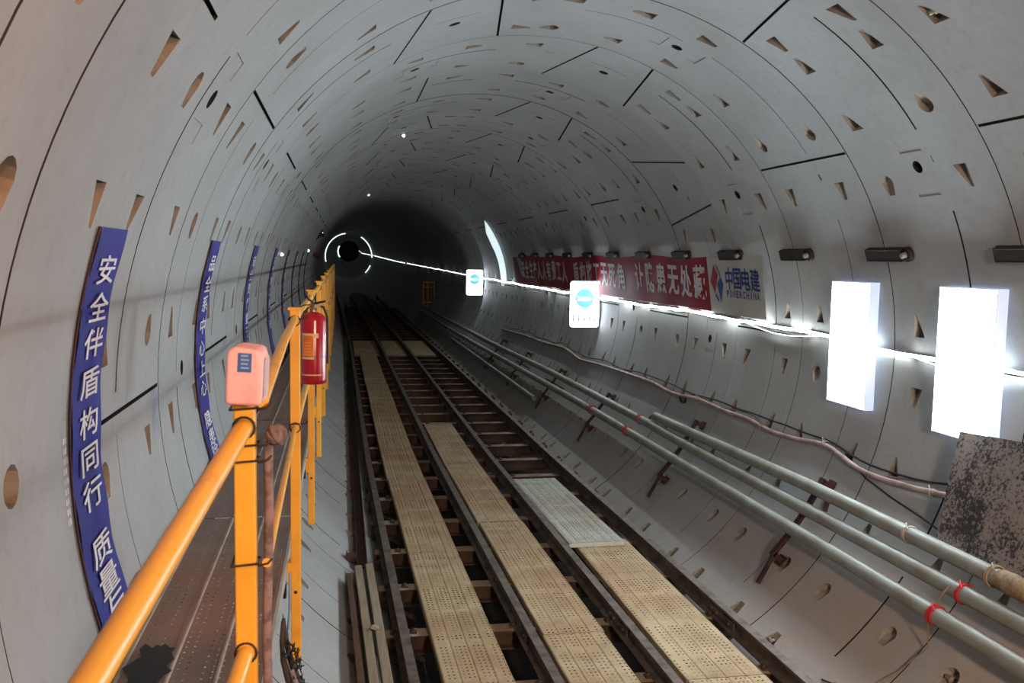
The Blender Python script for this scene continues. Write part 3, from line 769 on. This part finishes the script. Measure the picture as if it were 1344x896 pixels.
# ------------------------------------------------------------------ right wall: light boxes, strip, signs, banner
for yc, lab in ((7.29, 'glowing white rectangular light box, the left of the two on the right wall'), (5.775, 'glowing white rectangular light box, the right and nearer one, above the stained board')):
    t = thing('light_box', lab, 'light box', (2.62, yc, -.52), 'light boxes on the right wall')
    z0, z1 = -.505, .577; xf = 2.60; dpt = .085; wd = .615
    # box hung flat against the wall: open face towards the tunnel
    mb = MB(); mb.box((xf + .004, yc, (z0 + z1) / 2), (.006, wd - .012, z1 - z0 - .012)); mb.build('diffuser', E_PANEL, t)
    mb = MB()
    for sg in (-1, 1):
        mb.box((xf + dpt / 2, yc + sg * (wd / 2 - .004), (z0 + z1) / 2), (dpt, .008, z1 - z0)); 
        mb.box((xf + dpt / 2, yc, (z0 + z1) / 2 + sg * ((z1 - z0) / 2 - .004)), (dpt, wd, .008))
    mb.box((xf + dpt - .003, yc, (z0 + z1) / 2), (.006, wd, z1 - z0)); mb.build('housing', emit('lit_housing', (.62, .72, .90, 1), .5) if yc > 7 else bpy.data.materials['lit_housing'], t)
    mb = MB()
    for sg in (-1, 1):
        mb.box((xf + dpt + .016, yc + sg * .2, .33), (.032, .03, .04)); mb.box((xf + dpt + .016, yc + sg * .2, -.3), (.032, .03, .04))
    mb.build('wall_fixing', M_ALU, t)
# LED strip along the right wall, sagging between its fixings
random.seed(5)
LT = [(1.0, 89.9), (5.36, 89.7), (6.41, 89.8), (7.98, 88.8), (10.06, 88.4), (11.6, 88.3), (15, 88.6), (17.7, 88.6), (31.7, 87.6), (37.8, 87.1), (77, 86.6), (250, 86)]
pts = []; y = 1.0
while y < 250:
    th = lerp_table(LT, y) + .12 * math.sin(y * 2.05) + (random.uniform(-.12, .12) if y < 60 else 0)
    r_ = R - (.026 if y < 60 else .055) - (.01 if int(y / .77) % 2 else 0)
    pts.append(bend(cyl(th, y, r_))); y += .4 if y < 40 else (1.5 if y < 100 else 5)
ls = thing('led_strip', 'bright white LED strip light running along the right tunnel wall', 'strip light', (2.7, 5.4, -.05))
E_STRIPMID = emit('less_lit_strip', (.92, 1.0, .97, 1), 34.0)
E_STRIPFAR = emit('dim_lit_strip', (.92, 1.0, .97, 1), 3.0)
ni = max(i for i, p in enumerate(pts) if p.y < 20); nj = max(i for i, p in enumerate(pts) if p.y < 33)
def one_sided(mb):
    # the diodes face the tunnel, the back of the strip is a plain white carrier
    for i, f in enumerate(mb.f):
        if len(f) != 4: mb.m[i] = 1; continue
        a_, b_, c_ = (mb.v[q] for q in f[:3]); nn = (b_ - a_).cross(c_ - a_); cc = sum((mb.v[q] for q in f), Vector()) / 4
        q = min(pts, key=lambda p: (p - cc).length); nn = cc - q
        if nn.x > -.3 * math.hypot(nn.x, nn.z): mb.m[i] = 1
    return mb
mb = MB(); mb.tube(pts[:ni + 1], .0145, 12); one_sided(mb).build('lit_tube', [E_STRIP, M_WHITEBOX], ls)
mb = MB(); mb.tube(pts[ni:nj + 1], .016, 10); one_sided(mb).build('mid_lit_tube', [E_STRIPMID, M_WHITEBOX], ls)
mb = MB(); mb.tube(pts[nj:], [.017 + max(0, (p.y - 20)) * .0002 if p.y < 100 else .033 for p in pts[nj:]], 8); one_sided(mb).build('far_lit_tube', [E_STRIPFAR, M_WHITEBOX], ls)
E_STRAND = emit('thin_lit_strand', (.92, 1.0, .97, 1), 3.0)
for a, b, dth in ((8.0, 9.6, 1.2), (5.2, 6.5, .9), (6.5, 7.6, .4)):
    mb = MB(); q = []
    for i in range(11):
        y = a + (b - a) * i / 10; q.append(cyl(lerp_table(LT, y) + dth * math.sin(PI * i / 10) + .25, y, R - .035))
    mb.tube(q, .005, 6); mb.build('loose_strand', E_STRAND, ls)
mb = MB()
for i in range(26):
    y = 5.9 + i * RW / 2; c = cyl(lerp_table(LT, y) + .1, y, R - .01); mb.box(c, (.03, .02, .05))
mb.build('strip_clip', M_ALU, ls)

E_SIGNFAR = emit('far_lit_sign_face', (.86, .92, 1.0, 1), 7)
E_SYMBOL = emit('lit_sign_symbol', (.95, .97, 1.0, 1), 1.3)
def lit_sign(yc, lab, detail):
    t = thing('lit_sign', lab, 'sign', (2.48, yc, -.45), 'lit signs on brackets along the right wall')
    x0, x1, z0, z1 = 2.215, 2.745, -.448, .362; cr_ = .05; out = []
    for cx_, cz_, a0 in ((x1 - cr_, z1 - cr_, 0), (x0 + cr_, z1 - cr_, 90), (x0 + cr_, z0 + cr_, 180), (x1 - cr_, z0 + cr_, 270)):
        for i in range(6):
            a = math.radians(a0 + 18 * i); out.append((cx_ + cr_ * math.cos(a), cz_ + cr_ * math.sin(a)))
    xs = math.sqrt(R * R - .46 ** 2) - 2.745 - .012; out = [(u + xs, v) for u, v in out]
    mb = MB(); mb.prism(out, lambda u, v: Vector((u, yc, v)), lambda u, v: Vector((u, yc + .05, v))); mb.build('case', M_WHITEBOX, t)
    cxm, czm = (x0 + x1) / 2 + xs, (z0 + z1) / 2
    mb = MB(); ins = [(cxm + (u - cxm) * .985, czm + (v - czm) * .985) for u, v in out]
    mb.add([Vector((u, yc - .002, v)) for u, v in ins], [tuple(range(len(ins)))]); mb.build('lit_face', E_SIGN if detail else E_SIGNFAR, t)
    ex, ez, er = cxm, .062, .168
    m2 = MB(); n = 32
    m2.add([Vector((ex + er * math.cos(2 * PI * i / n), yc - .004, ez + er * math.sin(2 * PI * i / n))) for i in range(n)], [tuple(range(n))])
    m2.build('blue_disc', E_SIGNBLUE, t)
    horn = [(-.13, .055), (-.112, .055), (-.095, .028), (-.06, .03), (.05, .03), (.13, -.01), (.135, -.022), (.05, -.062), (-.06, -.062), (-.095, -.045), (-.112, -.06), (-.13, -.06)]
    m3 = MB(); m3.add([Vector((ex + u, yc - .006, ez + .75 * v)) for u, v in horn], [tuple(range(len(horn)))]); m3.build('white_symbol', E_SYMBOL, t)
    for i in range(5):
        m4 = MB()
        cxx = cxm - .195 + i * .0975; cz_ = -.288
        for dx, w_, dz, h_ in ((0, .024, 0, .11), (-.012, .055, .035, .018), (.006, .05, -.03, .018), (0, .05, 0, .014)):
            m4.add([Vector((cxx + dx + a * w_ / 2, yc - .004 - .0003 * abs(dx), cz_ + dz + b * h_ / 2)) for a, b in ((-1, -1), (1, -1), (1, 1), (-1, 1))], [(0, 1, 2, 3)])
        m4.build('character', E_SIGNGREY, t)
    m5 = MB(); m5.box((2.70, yc + .06, .18), (.14, .02, .03)); m5.box((2.70, yc + .06, -.25), (.14, .02, .03)); m5.build('wall_bracket', M_ALU, t)
    return t
lit_sign(15.5, 'lit white sign with blue round symbol in front of the red banner', True)
lit_sign(29.0, 'small far lit white sign left of the glowing crescent', False)

# glowing crescent sign standing out from the wall
t = thing('crescent_sign', 'glowing pale crescent-shaped sign curving up the right wall before the red banner', 'sign', (2.6, 24.9, .14))
outer = [cyl(th, 24.9, R - .012) for th in [49.5 + 38 * i / 16 for i in range(17)]]
inn = [(2.585, .13), (2.548, .37), (2.50, .62), (2.40, .89), (2.26, 1.17), (2.14, 1.42)]
sh = [(p.x, p.z) for p in outer] + inn
mb = MB(); mb.prism(sh, lambda u, v: Vector((u, 24.9, v)), lambda u, v: Vector((u, 24.95, v))); mb.build('case', M_WHITEBOX, t)
cx_, cz_ = sum(p[0] for p in sh) / len(sh), sum(p[1] for p in sh) / len(sh)
mb = MB(); mb.add([Vector((cx_ + (u - cx_) * .985, 24.897, cz_ + (v - cz_) * .99)) for u, v in sh], [tuple(range(len(sh)))]); mb.build('lit_face', E_CRES, t)
mb = MB(); random.seed(4)
for i, (u, v) in enumerate(((2.28, 1.30), (2.36, 1.17), (2.43, 1.03), (2.50, .89), (2.55, .75), (2.59, .61), (2.62, .47), (2.645, .33))):
    for q in range(5):
        a = random.uniform(0, PI); l_ = random.uniform(.03, .06); dx, dz = math.cos(a) * l_ / 2, math.sin(a) * l_ / 2; ox, oz = random.uniform(-.03, .03), random.uniform(-.035, .035)
        nx, nz = -math.sin(a) * .006, math.cos(a) * .006
        mb.add([Vector((u + ox + sx_ * dx + sn_ * nx, 24.893 - .0004 * q, v + oz + sx_ * dz + sn_ * nz)) for sx_, sn_ in ((-1, -1), (1, -1), (1, 1), (-1, 1))], [(0, 1, 2, 3)])
mb.build('print', E_CRESMARK, t)

# red banner with the white company panel
t = thing('slogan_banner', 'long red slogan banner with white characters and white company panel on the right wall', 'banner', (2.62, 15, .12))
def bn(y, v, off=0.):
    """v 0 (bottom) .. 1 (top) on the hanging cloth; it hangs a little off the lining"""
    tht, thb = 73.2, 87.2; zt, zb = R * math.cos(math.radians(tht)), R * math.cos(math.radians(thb))
    xt, xb = R * math.sin(math.radians(tht)) - .03, R * math.sin(math.radians(thb)) - .055
    sag = .02 * math.sin(y * 2.1) * v
    return Vector((xb + (xt - xb) * v - .014 * math.sin(y * 5.3) * (1 - v) * .5 - off, y, zb + (zt - zb) * v + sag))
YA, YB, YC = 9.05, 10.53, 23.3
def cloth(ya, yb, m, nm, zb0=0.0):
    N = int((yb - ya) / .15) + 1; mb = MB(); vs = []
    for i in range(N + 1):
        y = ya + (yb - ya) * i / N
        for j in range(5): vs.append(bn(y, zb0 + (1 - zb0) * j / 4))
    mb.add(vs, [(i * 5 + j, i * 5 + j + 1, (i + 1) * 5 + j + 1, (i + 1) * 5 + j) for i in range(N) for j in range(4)], 0, True)
    return mb.build(nm, m, t)
cloth(YB, YC, M_RED, 'red_cloth'); cloth(YA, YB, M_WHITECLOTH, 'white_panel', -.02)
mb = MB()
msg = '安全生产人人有责工人 盾构施工无死角 让隐患无处藏'
yc = 22.1; ptc = (22.1 - 10.8) / (len(msg) - 1 + .0)
for ch in msg:
    if ch == ' ': mb.build('phrase', M_LETTER, t); mb = MB()
    if ch != ' ':
        y_ = yc
        put_glyph(mb, ch, lambda u, v: bn(y_ - u, .53 + v / .67, .006), .40, .45, 0, .024)
    yc -= ptc
mb.build('phrase', M_LETTER, t)
# panel: two-colour diamond emblem, four characters, the name below
def pp(u, v): return bn(YB - u, v, .006)          # u from the left edge of the panel
m1 = MB(); m1.add([pp(*q) for q in ((.10, .55), (.23, .84), (.30, .78), (.18, .52), (.30, .22), (.25, .20))], [(0, 1, 2, 3), (0, 3, 4, 5)])
m1.add([pp(*q) for q in ((.10, .55), (.23, .84), (.31, .62), (.21, .34))], [(0, 1, 2, 3)]) if False else None
m1 = MB(); m1.add([pp(*q) for q in ((.07, .55), (.20, .85), (.30, .66), (.17, .33))], [(0, 1, 2, 3)]); m1.build('emblem_red', M_LOGORED, t)
m1 = MB(); m1.add([pp(*q) for q in ((.26, .50), (.37, .63), (.44, .50), (.34, .18))], [(0, 1, 2, 3)]); m1.add([pp(*q) for q in ((.26, .86), (.31, .80), (.44, .50), (.37, .60))], [(0, 1, 2, 3)])
m1.add([pp(*q) for q in ((.17, .30), (.21, .33), (.30, .20), (.26, .19))], [(0, 1, 2, 3)]); m1.build('emblem_blue', M_LOGOBLUE, t)
m1 = MB()
for i, ch in enumerate('中国电建'):
    uu = .62 + i * .222; put_glyph(m1, ch, lambda u, v: pp(uu + u, .60 + v / .67), .235, .26, 0, .02)
for i, ch in enumerate('POWERCHINA'):
    uu = .565 + i * .086; put_glyph(m1, ch, lambda u, v: pp(uu + u, .345 + v / .67), .062 if ch != 'I' else .02, .082, 0, .02, cjk=False)
m1.build('company_name', M_NAVY, t)
m1 = MB()
for q in range(4):
    y = 22.55 - q * .12
    m1.add([pp_ for pp_ in (bn(y + .20, .95 - .02 * q, .006), bn(y + .14, .97 - .02 * q, .006), bn(y - .16, .30 - .02 * q, .006), bn(y - .10, .28 - .02 * q, .006))], [(0, 1, 2, 3)])
m1.build('white_stripes', M_LETTER, t)

# rusty channel brackets across the ring joints, right wall
def rail_bracket(k, lab):
    y = Y0 + (k - .035) * RW; th = 72.6
    a = math.radians(th); nrm = Vector((-math.sin(a), 0, -math.cos(a))); tan = Vector((0, 1, 0)); upv = tan.cross(nrm)
    upv = Vector((-nrm.z, 0, nrm.x)) if False else upv
    c = cyl(th, y, R); rot = Matrix((tan, upv, nrm)).transposed()
    t = thing('steel_bracket', lab, 'bracket', c, 'steel brackets on the right wall')
    mb = MB(); mb.box(c + nrm * .008, (.56, .105, .016), rot); 
    for sg in (-1, 1): mb.box(c + nrm * .04 + upv * sg * .046, (.48, .012, .06), rot)
    mb.box(c + nrm * .062, (.50, .10, .012), rot); mb.build('channel', M_BRKT, t, bevel=.004)
    mb = MB(); e = c - tan * .275 + nrm * .012
    mb.lathe(e, [(.06, 0), (.06, .03), (.055, .035), (.0, .035)], 18, nrm); mb.build('end_disc', M_BRKT, t)
    mb = MB(); mb.lathe(e + nrm * .03, [(.026, 0), (.026, .03), (.018, .045), (0, .046)], 6, nrm); mb.build('bolt', mat('pale_bolt', '#8e8785', .5, .3) if 'pale_bolt' not in bpy.data.materials else bpy.data.materials['pale_bolt'], t)
    return t
ordn = ['nearest', 'second', 'third', 'fourth', 'fifth', 'sixth', 'seventh', 'eighth', 'ninth', 'tenth', 'eleventh', 'twelfth']
for i, k in enumerate(range(-1, 11)):
    pl_txt = ['rusty steel bracket at the right edge of the picture', 'rusty steel bracket above the gap between the two light boxes', 'rusty steel bracket just right of the white company panel', 'rusty steel bracket above the white company panel'][i] if i < 4 else 'dark steel bracket above the red banner, %s from the camera' % ordn[i]
    rail_bracket(k, pl_txt)

# ------------------------------------------------------------------ pipes on the right bank
def pipe(th_tab, r0, y0, y1, rad, nm, lab, extra=()):
    t = thing(nm, lab, 'pipe', cyl(lerp_table(th_tab, y0), y0, r0), 'pipes along the right bank')
    pts = []; y = y0
    while y < y1: pts.append(bend(cyl(lerp_table(th_tab, y), y, r0))); y += .8 if y < 20 else 3
    pts.append(bend(cyl(lerp_table(th_tab, y1), y1, r0)))
    mb = MB(); mb.tube(pts, rad, 18, caps=False)
    # open ends: a short inner wall
    for e, d in ((pts[0], pts[1] - pts[0]), (pts[-1], pts[-2] - pts[-1])):
        mb.lathe(e, [(rad, 0), (rad - .006, 0), (rad - .006, .15), (0, .15)], 18, d)
    mb.build('pipe_body', M_PIPE, t)
    def at(y): return cyl(lerp_table(th_tab, y), y, r0)
    return t, at
LOW = [(-1, 127.2), (6, 126.8), (10, 127.3), (13.4, 127.5), (29, 131.5), (42, 132.8)]
MID = [(-1, 122), (5, 122.1), (10, 122.6), (11, 122.3), (17.3, 123.1), (22.4, 124.8), (42, 127.8)]
TOP = [(-1, 117.9), (7, 117.9), (11, 119.6)]
PR = 2.56
tl, atl = pipe(LOW, PR, 1.5, 42, .057, 'pipe', 'lowest long galvanised pipe on the right bank, nearest the track')
tm, atm = pipe(MID, PR, 1.5, 43, .057, 'pipe', 'middle long galvanised pipe on the right bank')
tt, att = pipe(TOP, PR, 4.78, 11.1, .057, 'pipe', 'uppermost galvanised pipe on the right bank, open at its far end')
tn, atn = pipe(TOP, PR, 1.5, 4.62, .057, 'pipe', 'short near length of the uppermost pipe at the lower right edge')
ts, ats = pipe([(16, 136.0), (30, 136.6)], 2.60, 16.6, 30, .045, 'pipe', 'thin short pipe lying below the long pipes, ending at a bracket')
def ptie(parent, c, rad, m, n=3, th=.007):
    mb = MB(); random.seed(int(c.y * 100))
    for j in range(n):
        o = Vector((0, random.uniform(-.02, .02), 0)); tl_ = random.uniform(-.2, .2)
        mb.tube([c + o + Vector((math.cos(a), tl_ * math.cos(a + j), math.sin(a))) * (rad + th * .8) + Vector((0, tl_ * .03, 0)) for a in [2 * PI * k / 16 for k in range(17)]], th, 6)
    e = c + Vector((-rad * .3, 0, rad + .01)); mb.tube([e, e + Vector((-.04, -.03, .03)), e + Vector((-.06, -.08, .0))], th * .8, 6)
    return mb.build('rope_tie', m, parent)
ptie(tm, atm(5.06), .057, M_REDTIE, 4, .008); ptie(tl, atl(5.15), .057, M_REDTIE, 4, .007)
ptie(tt, att(5.78), .057, M_GREYWIRE, 3, .006)
ptie(tl, atl(11.65), .057, M_REDTIE, 2, .008); ptie(tl, atl(13.4), .057, M_REDTIE, 2, .008); ptie(tm, atm(11.5), .057, M_REDTIE, 2, .007)
mb = MB(); mb.tube([atm(5.1) + Vector((-.05, .02, .04)), atm(5.1) + Vector((-.1, .03, -.02)), atl(5.15) + Vector((.0, .0, .08))], .006, 6)
a_ = atl(5.15) + Vector((-.06, 0, -.01)); mb.tube([a_, cyl(131, 5.2, R - .05), cyl(136, 5.3, R - .012), cyl(140, 5.38, R - .012), cyl(144, 5.45, R - .012)], .005, 6)
mb.solo('tie_string', mat('dirty_string', '#8a7460', .8), 'dirty string trailing from the red ties down the right bank', 'string')
# wrapped joint between the two upper pipe lengths
mb = MB(); c0 = (att(4.78) + atn(4.62)) / 2
mb.lathe(att(4.86), [(.060, 0), (.068, .02), (.066, .06), (.072, .10), (.067, .16), (.073, .22), (.066, .27), (.061, .30)], 16, atn(4.4) - att(4.86))
jw = mb.build('joint_wrap', mat('tape_wrap', '#9a8468', .85, 0, '#7b664f', 20, .4, .6, .3), tt)
ptie(tt, att(4.90), .064, mat('tan_rope', '#a58f72', .8), 3, .006)
m2 = MB(); m2.box(att(4.70) + Vector((.04, -.06, .075)), (.03, .05, .02)); m2.build('red_rag', M_REDTIE, tt)

# support brackets of the pipes
def pbracket(y, lab, three):
    t = thing('pipe_support', lab, 'pipe support', cyl(128, y, R), 'pipe supports on the right bank')
    tha, thb = (115.5 if three else 119.5), 133.0
    mb = MB()
    pts = [cyl(tha + (thb - tha) * i / 6, y, PR + .057 + .018) for i in range(7)]
    for p, q in zip(pts, pts[1:]):
        d = q - p; ang = math.atan2(d.z, d.x); mb.box((p + q) / 2, (d.length + .004, .06, .03), Matrix.Rotation(-ang, 3, 'Y'))
    mb.build('cradle', M_STEELRED, t)
    for th in (tha + .6, thb - .4):
        p, q = cyl(th, y, PR + .075), cyl(th, y, R - .012); d = q - p; m2 = MB(); ang = math.atan2(d.z, d.x)
        m2.box((p + q) / 2, (d.length, .06, .05), Matrix.Rotation(-ang, 3, 'Y')); m2.box(q - d.normalized() * .004, (.012, .11, .10), Matrix.Rotation(-ang, 3, 'Y')); m2.build('leg', M_STEELRED, t)
    m2 = MB(); p, q = cyl(thb - .4, y - .012, PR + .08), cyl(thb + 5.5, y - .012, R - .03); d = q - p; ang = math.atan2(d.z, d.x)
    m2.box((p + q) / 2, (d.length, .03, .03), Matrix.Rotation(-ang, 3, 'Y')); m2.build('brace', M_STEELRED, t)
for i, (y, three) in enumerate(((4.1, True), (7.2, True), (10.1, True), (13.4, False), (16.5, False), (19.6, False), (22.7, False))):
    pbracket(y, ['red-brown pipe support at the lower right edge', 'red-brown pipe support below the pink hose', 'red-brown pipe support near the open end of the upper pipe', 'red-brown pipe support below the red rope tie', 'dark pipe support at the end of the thin short pipe', 'dark pipe support beyond the thin pipe end', 'farthest dark pipe support'][i], three)

# hose and cable sagging along the right wall
HT = [(5.5, 109.5), (5.82, 109.7), (6.0, 110.6), (6.31, 110.9), (6.7, 111.6), (7.07, 110.9), (7.44, 109.1), (8.02, 110.6), (8.65, 111.1), (8.96, 110.2), (9.64, 110.6), (10.5, 110.3), (11.3, 111.6), (12.16, 110.7), (13.1, 111.2), (14.07, 111.6), (15.0, 112.2), (15.9, 113.2), (17.2, 111.2), (19, 112.6), (21.1, 113.0), (24, 115)]
def strand(tab, r0, rad, y0, y1, jig, seed, step=.15):
    random.seed(seed); q = []; y = y0
    while y <= y1:
        th = (lerp_table(tab, y - .15) + lerp_table(tab, y) + lerp_table(tab, y + .15)) / 3
        q.append(cyl(th + jig * math.sin(y * 4.1 + seed), y, r0)); y += step
    mb = MB(); mb.tube(q, rad, 8); return mb
hs = thing('hose', 'pinkish hose sagging along the right wall below the light boxes', 'hose', cyl(110, 5.6, R - .05))
strand(HT, R - .045, .022, 5.55, 24, 0, 1).build('hose_body', M_HOSE, hs)
for y in (5.95, 7.5, 8.7, 10.45, 12.2, 14.3):
    ptie(hs, cyl(lerp_table(HT, y), y, R - .045), .026, M_GREYWIRE, 2, .004)
strand([(a, b - 1.6 + .5 * math.sin(a * 2)) for a, b in HT], R - .025, .009, 5.0, 24, .3, 2).solo('cable', M_BLACK, 'thin black cable running just above the pinkish hose', 'cable')
strand([(a, b - .5 + .5 * math.sin(a * 1.7 + 1)) for a, b in HT], R - .022, .007, 6.0, 24, .4, 5).solo('cable', mat('grey_cable', '#77706c', .6), 'thin grey cable tangled with the pinkish hose', 'cable')
mb = MB(); mb.tube([cyl(109.6, 7.2, R - .015), cyl(112.3, 6.8, R - .014), cyl(113.6, 6.4, R - .012), cyl(114.5, 6.0, R - .012), cyl(116.3, 5.4, R - .012), cyl(118, 4.9, R - .012)], .006, 6)
mb.solo('cable', M_BLACK, 'thin black cable drooping below the pinkish hose towards the stained board', 'cable')
# coil and hooks hanging from the hose
mb = MB(); c0 = cyl(111.6, 10.95, R - .03)
for j in range(3): mb.tube([c0 + Vector((.01 * j - .01, .09 * math.cos(a), .06 * math.sin(a) - .004 * j)) for a in [2 * PI * k / 16 for k in range(17)]], .006, 6)
mb.solo('cable_coil', M_BLACK, 'small black cable coil hanging at the hose on the right wall', 'cable')

# stained board leaning on the upper pipe
def bd(y, v, off=0):
    p0 = Vector((2.30, 0, -1.215)); p1 = Vector((2.588, 0, -.405)); p = p0 + (p1 - p0) * v; return Vector((p.x + off * .94, y, p.z + off * -.34))
mb = MB(); q = [(4.1, .03), (5.56, 0), (5.73, .955), (4.1, 1.09)]
mb.add([bd(y, v) for y, v in q] + [bd(y, v, .012) for y, v in q], [(3, 2, 1, 0), (4, 5, 6, 7), (0, 1, 5, 4), (1, 2, 6, 5), (2, 3, 7, 6), (3, 0, 4, 7)])
mb.solo('stained_board', M_SPECK, 'grey board speckled with black stains leaning on the wall at the right edge', 'board')

# segment bolts left in the pockets of the right bank
for i, (th, y, lab) in enumerate(((132.6, 4.97, 'steel bolt end in the triangular pocket at the bottom right corner'), (144.6, 6.52, 'steel bolt end in the long pocket beside the right rail'), (132.6, 7.20, 'steel bolt end in the pocket below the lowest pipe'), (36.9, 4.98, 'steel bolt end in the ceiling pocket at the top right corner'))):
    c = cyl(th, y, R + .03); nrm = Vector((-c.x, 0, -c.z)).normalized(); mb = MB(); ax = (nrm * .55 + Vector((0, 1, 0))).normalized()
    mb.lathe(c - ax * .02, [(.03, 0), (.03, .022), (.016, .024), (.016, .055), (0, .056)], 6, ax)
    mb.solo('segment_bolt', mat('dusty_bolt', '#a5957f', .6, .2) if i == 0 else bpy.data.materials['dusty_bolt'], lab, 'bolt', 'segment bolts in the pockets')
mb = MB(); mb.tube([cyl(144.0, 5.75, R - .01), cyl(143.2, 5.6, R - .012), cyl(143.5, 5.4, R - .012), cyl(142.6, 5.1, R - .012), cyl(142.0, 4.8, R - .012)], .006, 6)
mb.solo('cable', M_BLACK, 'short black cable end on the concrete at the bottom edge by the right rail', 'cable')

# ------------------------------------------------------------------ far things
mb = MB()
for x in (1.93, 2.13): mb.tube([(x, 41.9, -1.95), (x, 41.9, -.38)], .03, 6)
mb.tube([(2.43, 41.9, -1.45), (2.43, 41.9, -.38)], .03, 6)
for z in (-.40, -.62, -1.32): mb.tube([(1.93, 41.9, z), (2.43, 41.9, z)], .025, 6)
mb.solo('barrier_frame', M_YEL, 'faint yellow barrier frame in the dark where the pipes begin', 'barrier')
def led_ring(y, arcs, rad, lab):
    t = thing('led_ring', lab, 'ring light', bend(cyl(180, y, 2.7)), 'far light rings')
    for a, b in arcs:
        mb = MB(); n = max(4, int(abs(b - a) / 5)); mb.tube([bend(cyl(a + (b - a) * i / n, y, R - .09 - rad)) for i in range(n + 1)], rad, 6); mb.build('lit_arc', E_RING, t)
led_ring(106, ((-104, -8), (32, 92), (112, 134)), .055, 'larger ring of white light round the tunnel far away')
led_ring(232, ((-124, -58),), .15, 'smaller arc of white light at the very far end')
for i, (th, y, lab) in enumerate(((-17.6, 14.3, 'small white lamp dot on the ceiling'), (-20.9, 27.5, 'tiny white lamp dot on the dark ceiling farther in'), (-59, 28.0, 'tiny lamp beside the dark bracket on the far left wall'), (-71.8, 23.7, 'tiny lamp on the far left wall near the red cloth strip'), (-74.3, 13.7, 'tiny lamp on the left wall right of the thin blue banners'))):
    c = cyl(th, y, R - .03); nrm = Vector((-c.x, 0, -c.z)).normalized(); mb = MB(); r_ = .026 if y < 20 else .035
    mb.lathe(cyl(th, y, R), [(r_ * 1.2, 0), (r_ * 1.2, .03), (r_, .034), (r_, .05), (r_ * .6, .07), (0, .075)], 12, nrm); mb.m = [0] * len(mb.f)
    for q in range(12 * 2, len(mb.m)): mb.m[q] = 1
    mb.solo('small_lamp', [M_WHITEBOX, emit('lit_bulb', (.9, .95, 1, 1), 2.5) if i == 0 else bpy.data.materials['lit_bulb']], lab, 'lamp', 'tiny lamps in the lining')
mb = MB(); c = cyl(-60.5, 27.6, R - .05); mb.box(c, (.2, .5, .10)); mb.tube([c, cyl(-57, 27.9, R)], .03, 6); mb.tube([c, cyl(-64, 27.4, R)], .03, 6)
mb.solo('wall_arm', M_BLACK, 'small black bracket high on the far left wall', 'bracket')
mb = MB(); mb.add([cyl(th, y, R - .03) for th, y in ((-72.2, 30.0), (-75.0, 30.0), (-77.5, 39.0), (-73.0, 39.0))] + [cyl(th, y, R - .02) for th, y in ((-72.2, 30.0), (-75.0, 30.0), (-77.5, 39.0), (-73.0, 39.0))], [(0, 1, 2, 3), (7, 6, 5, 4), (0, 4, 5, 1), (1, 5, 6, 2), (2, 6, 7, 3), (3, 7, 4, 0)])
mb.solo('red_strip', M_RED, 'short red cloth strip on the far left wall before the light ring', 'banner')
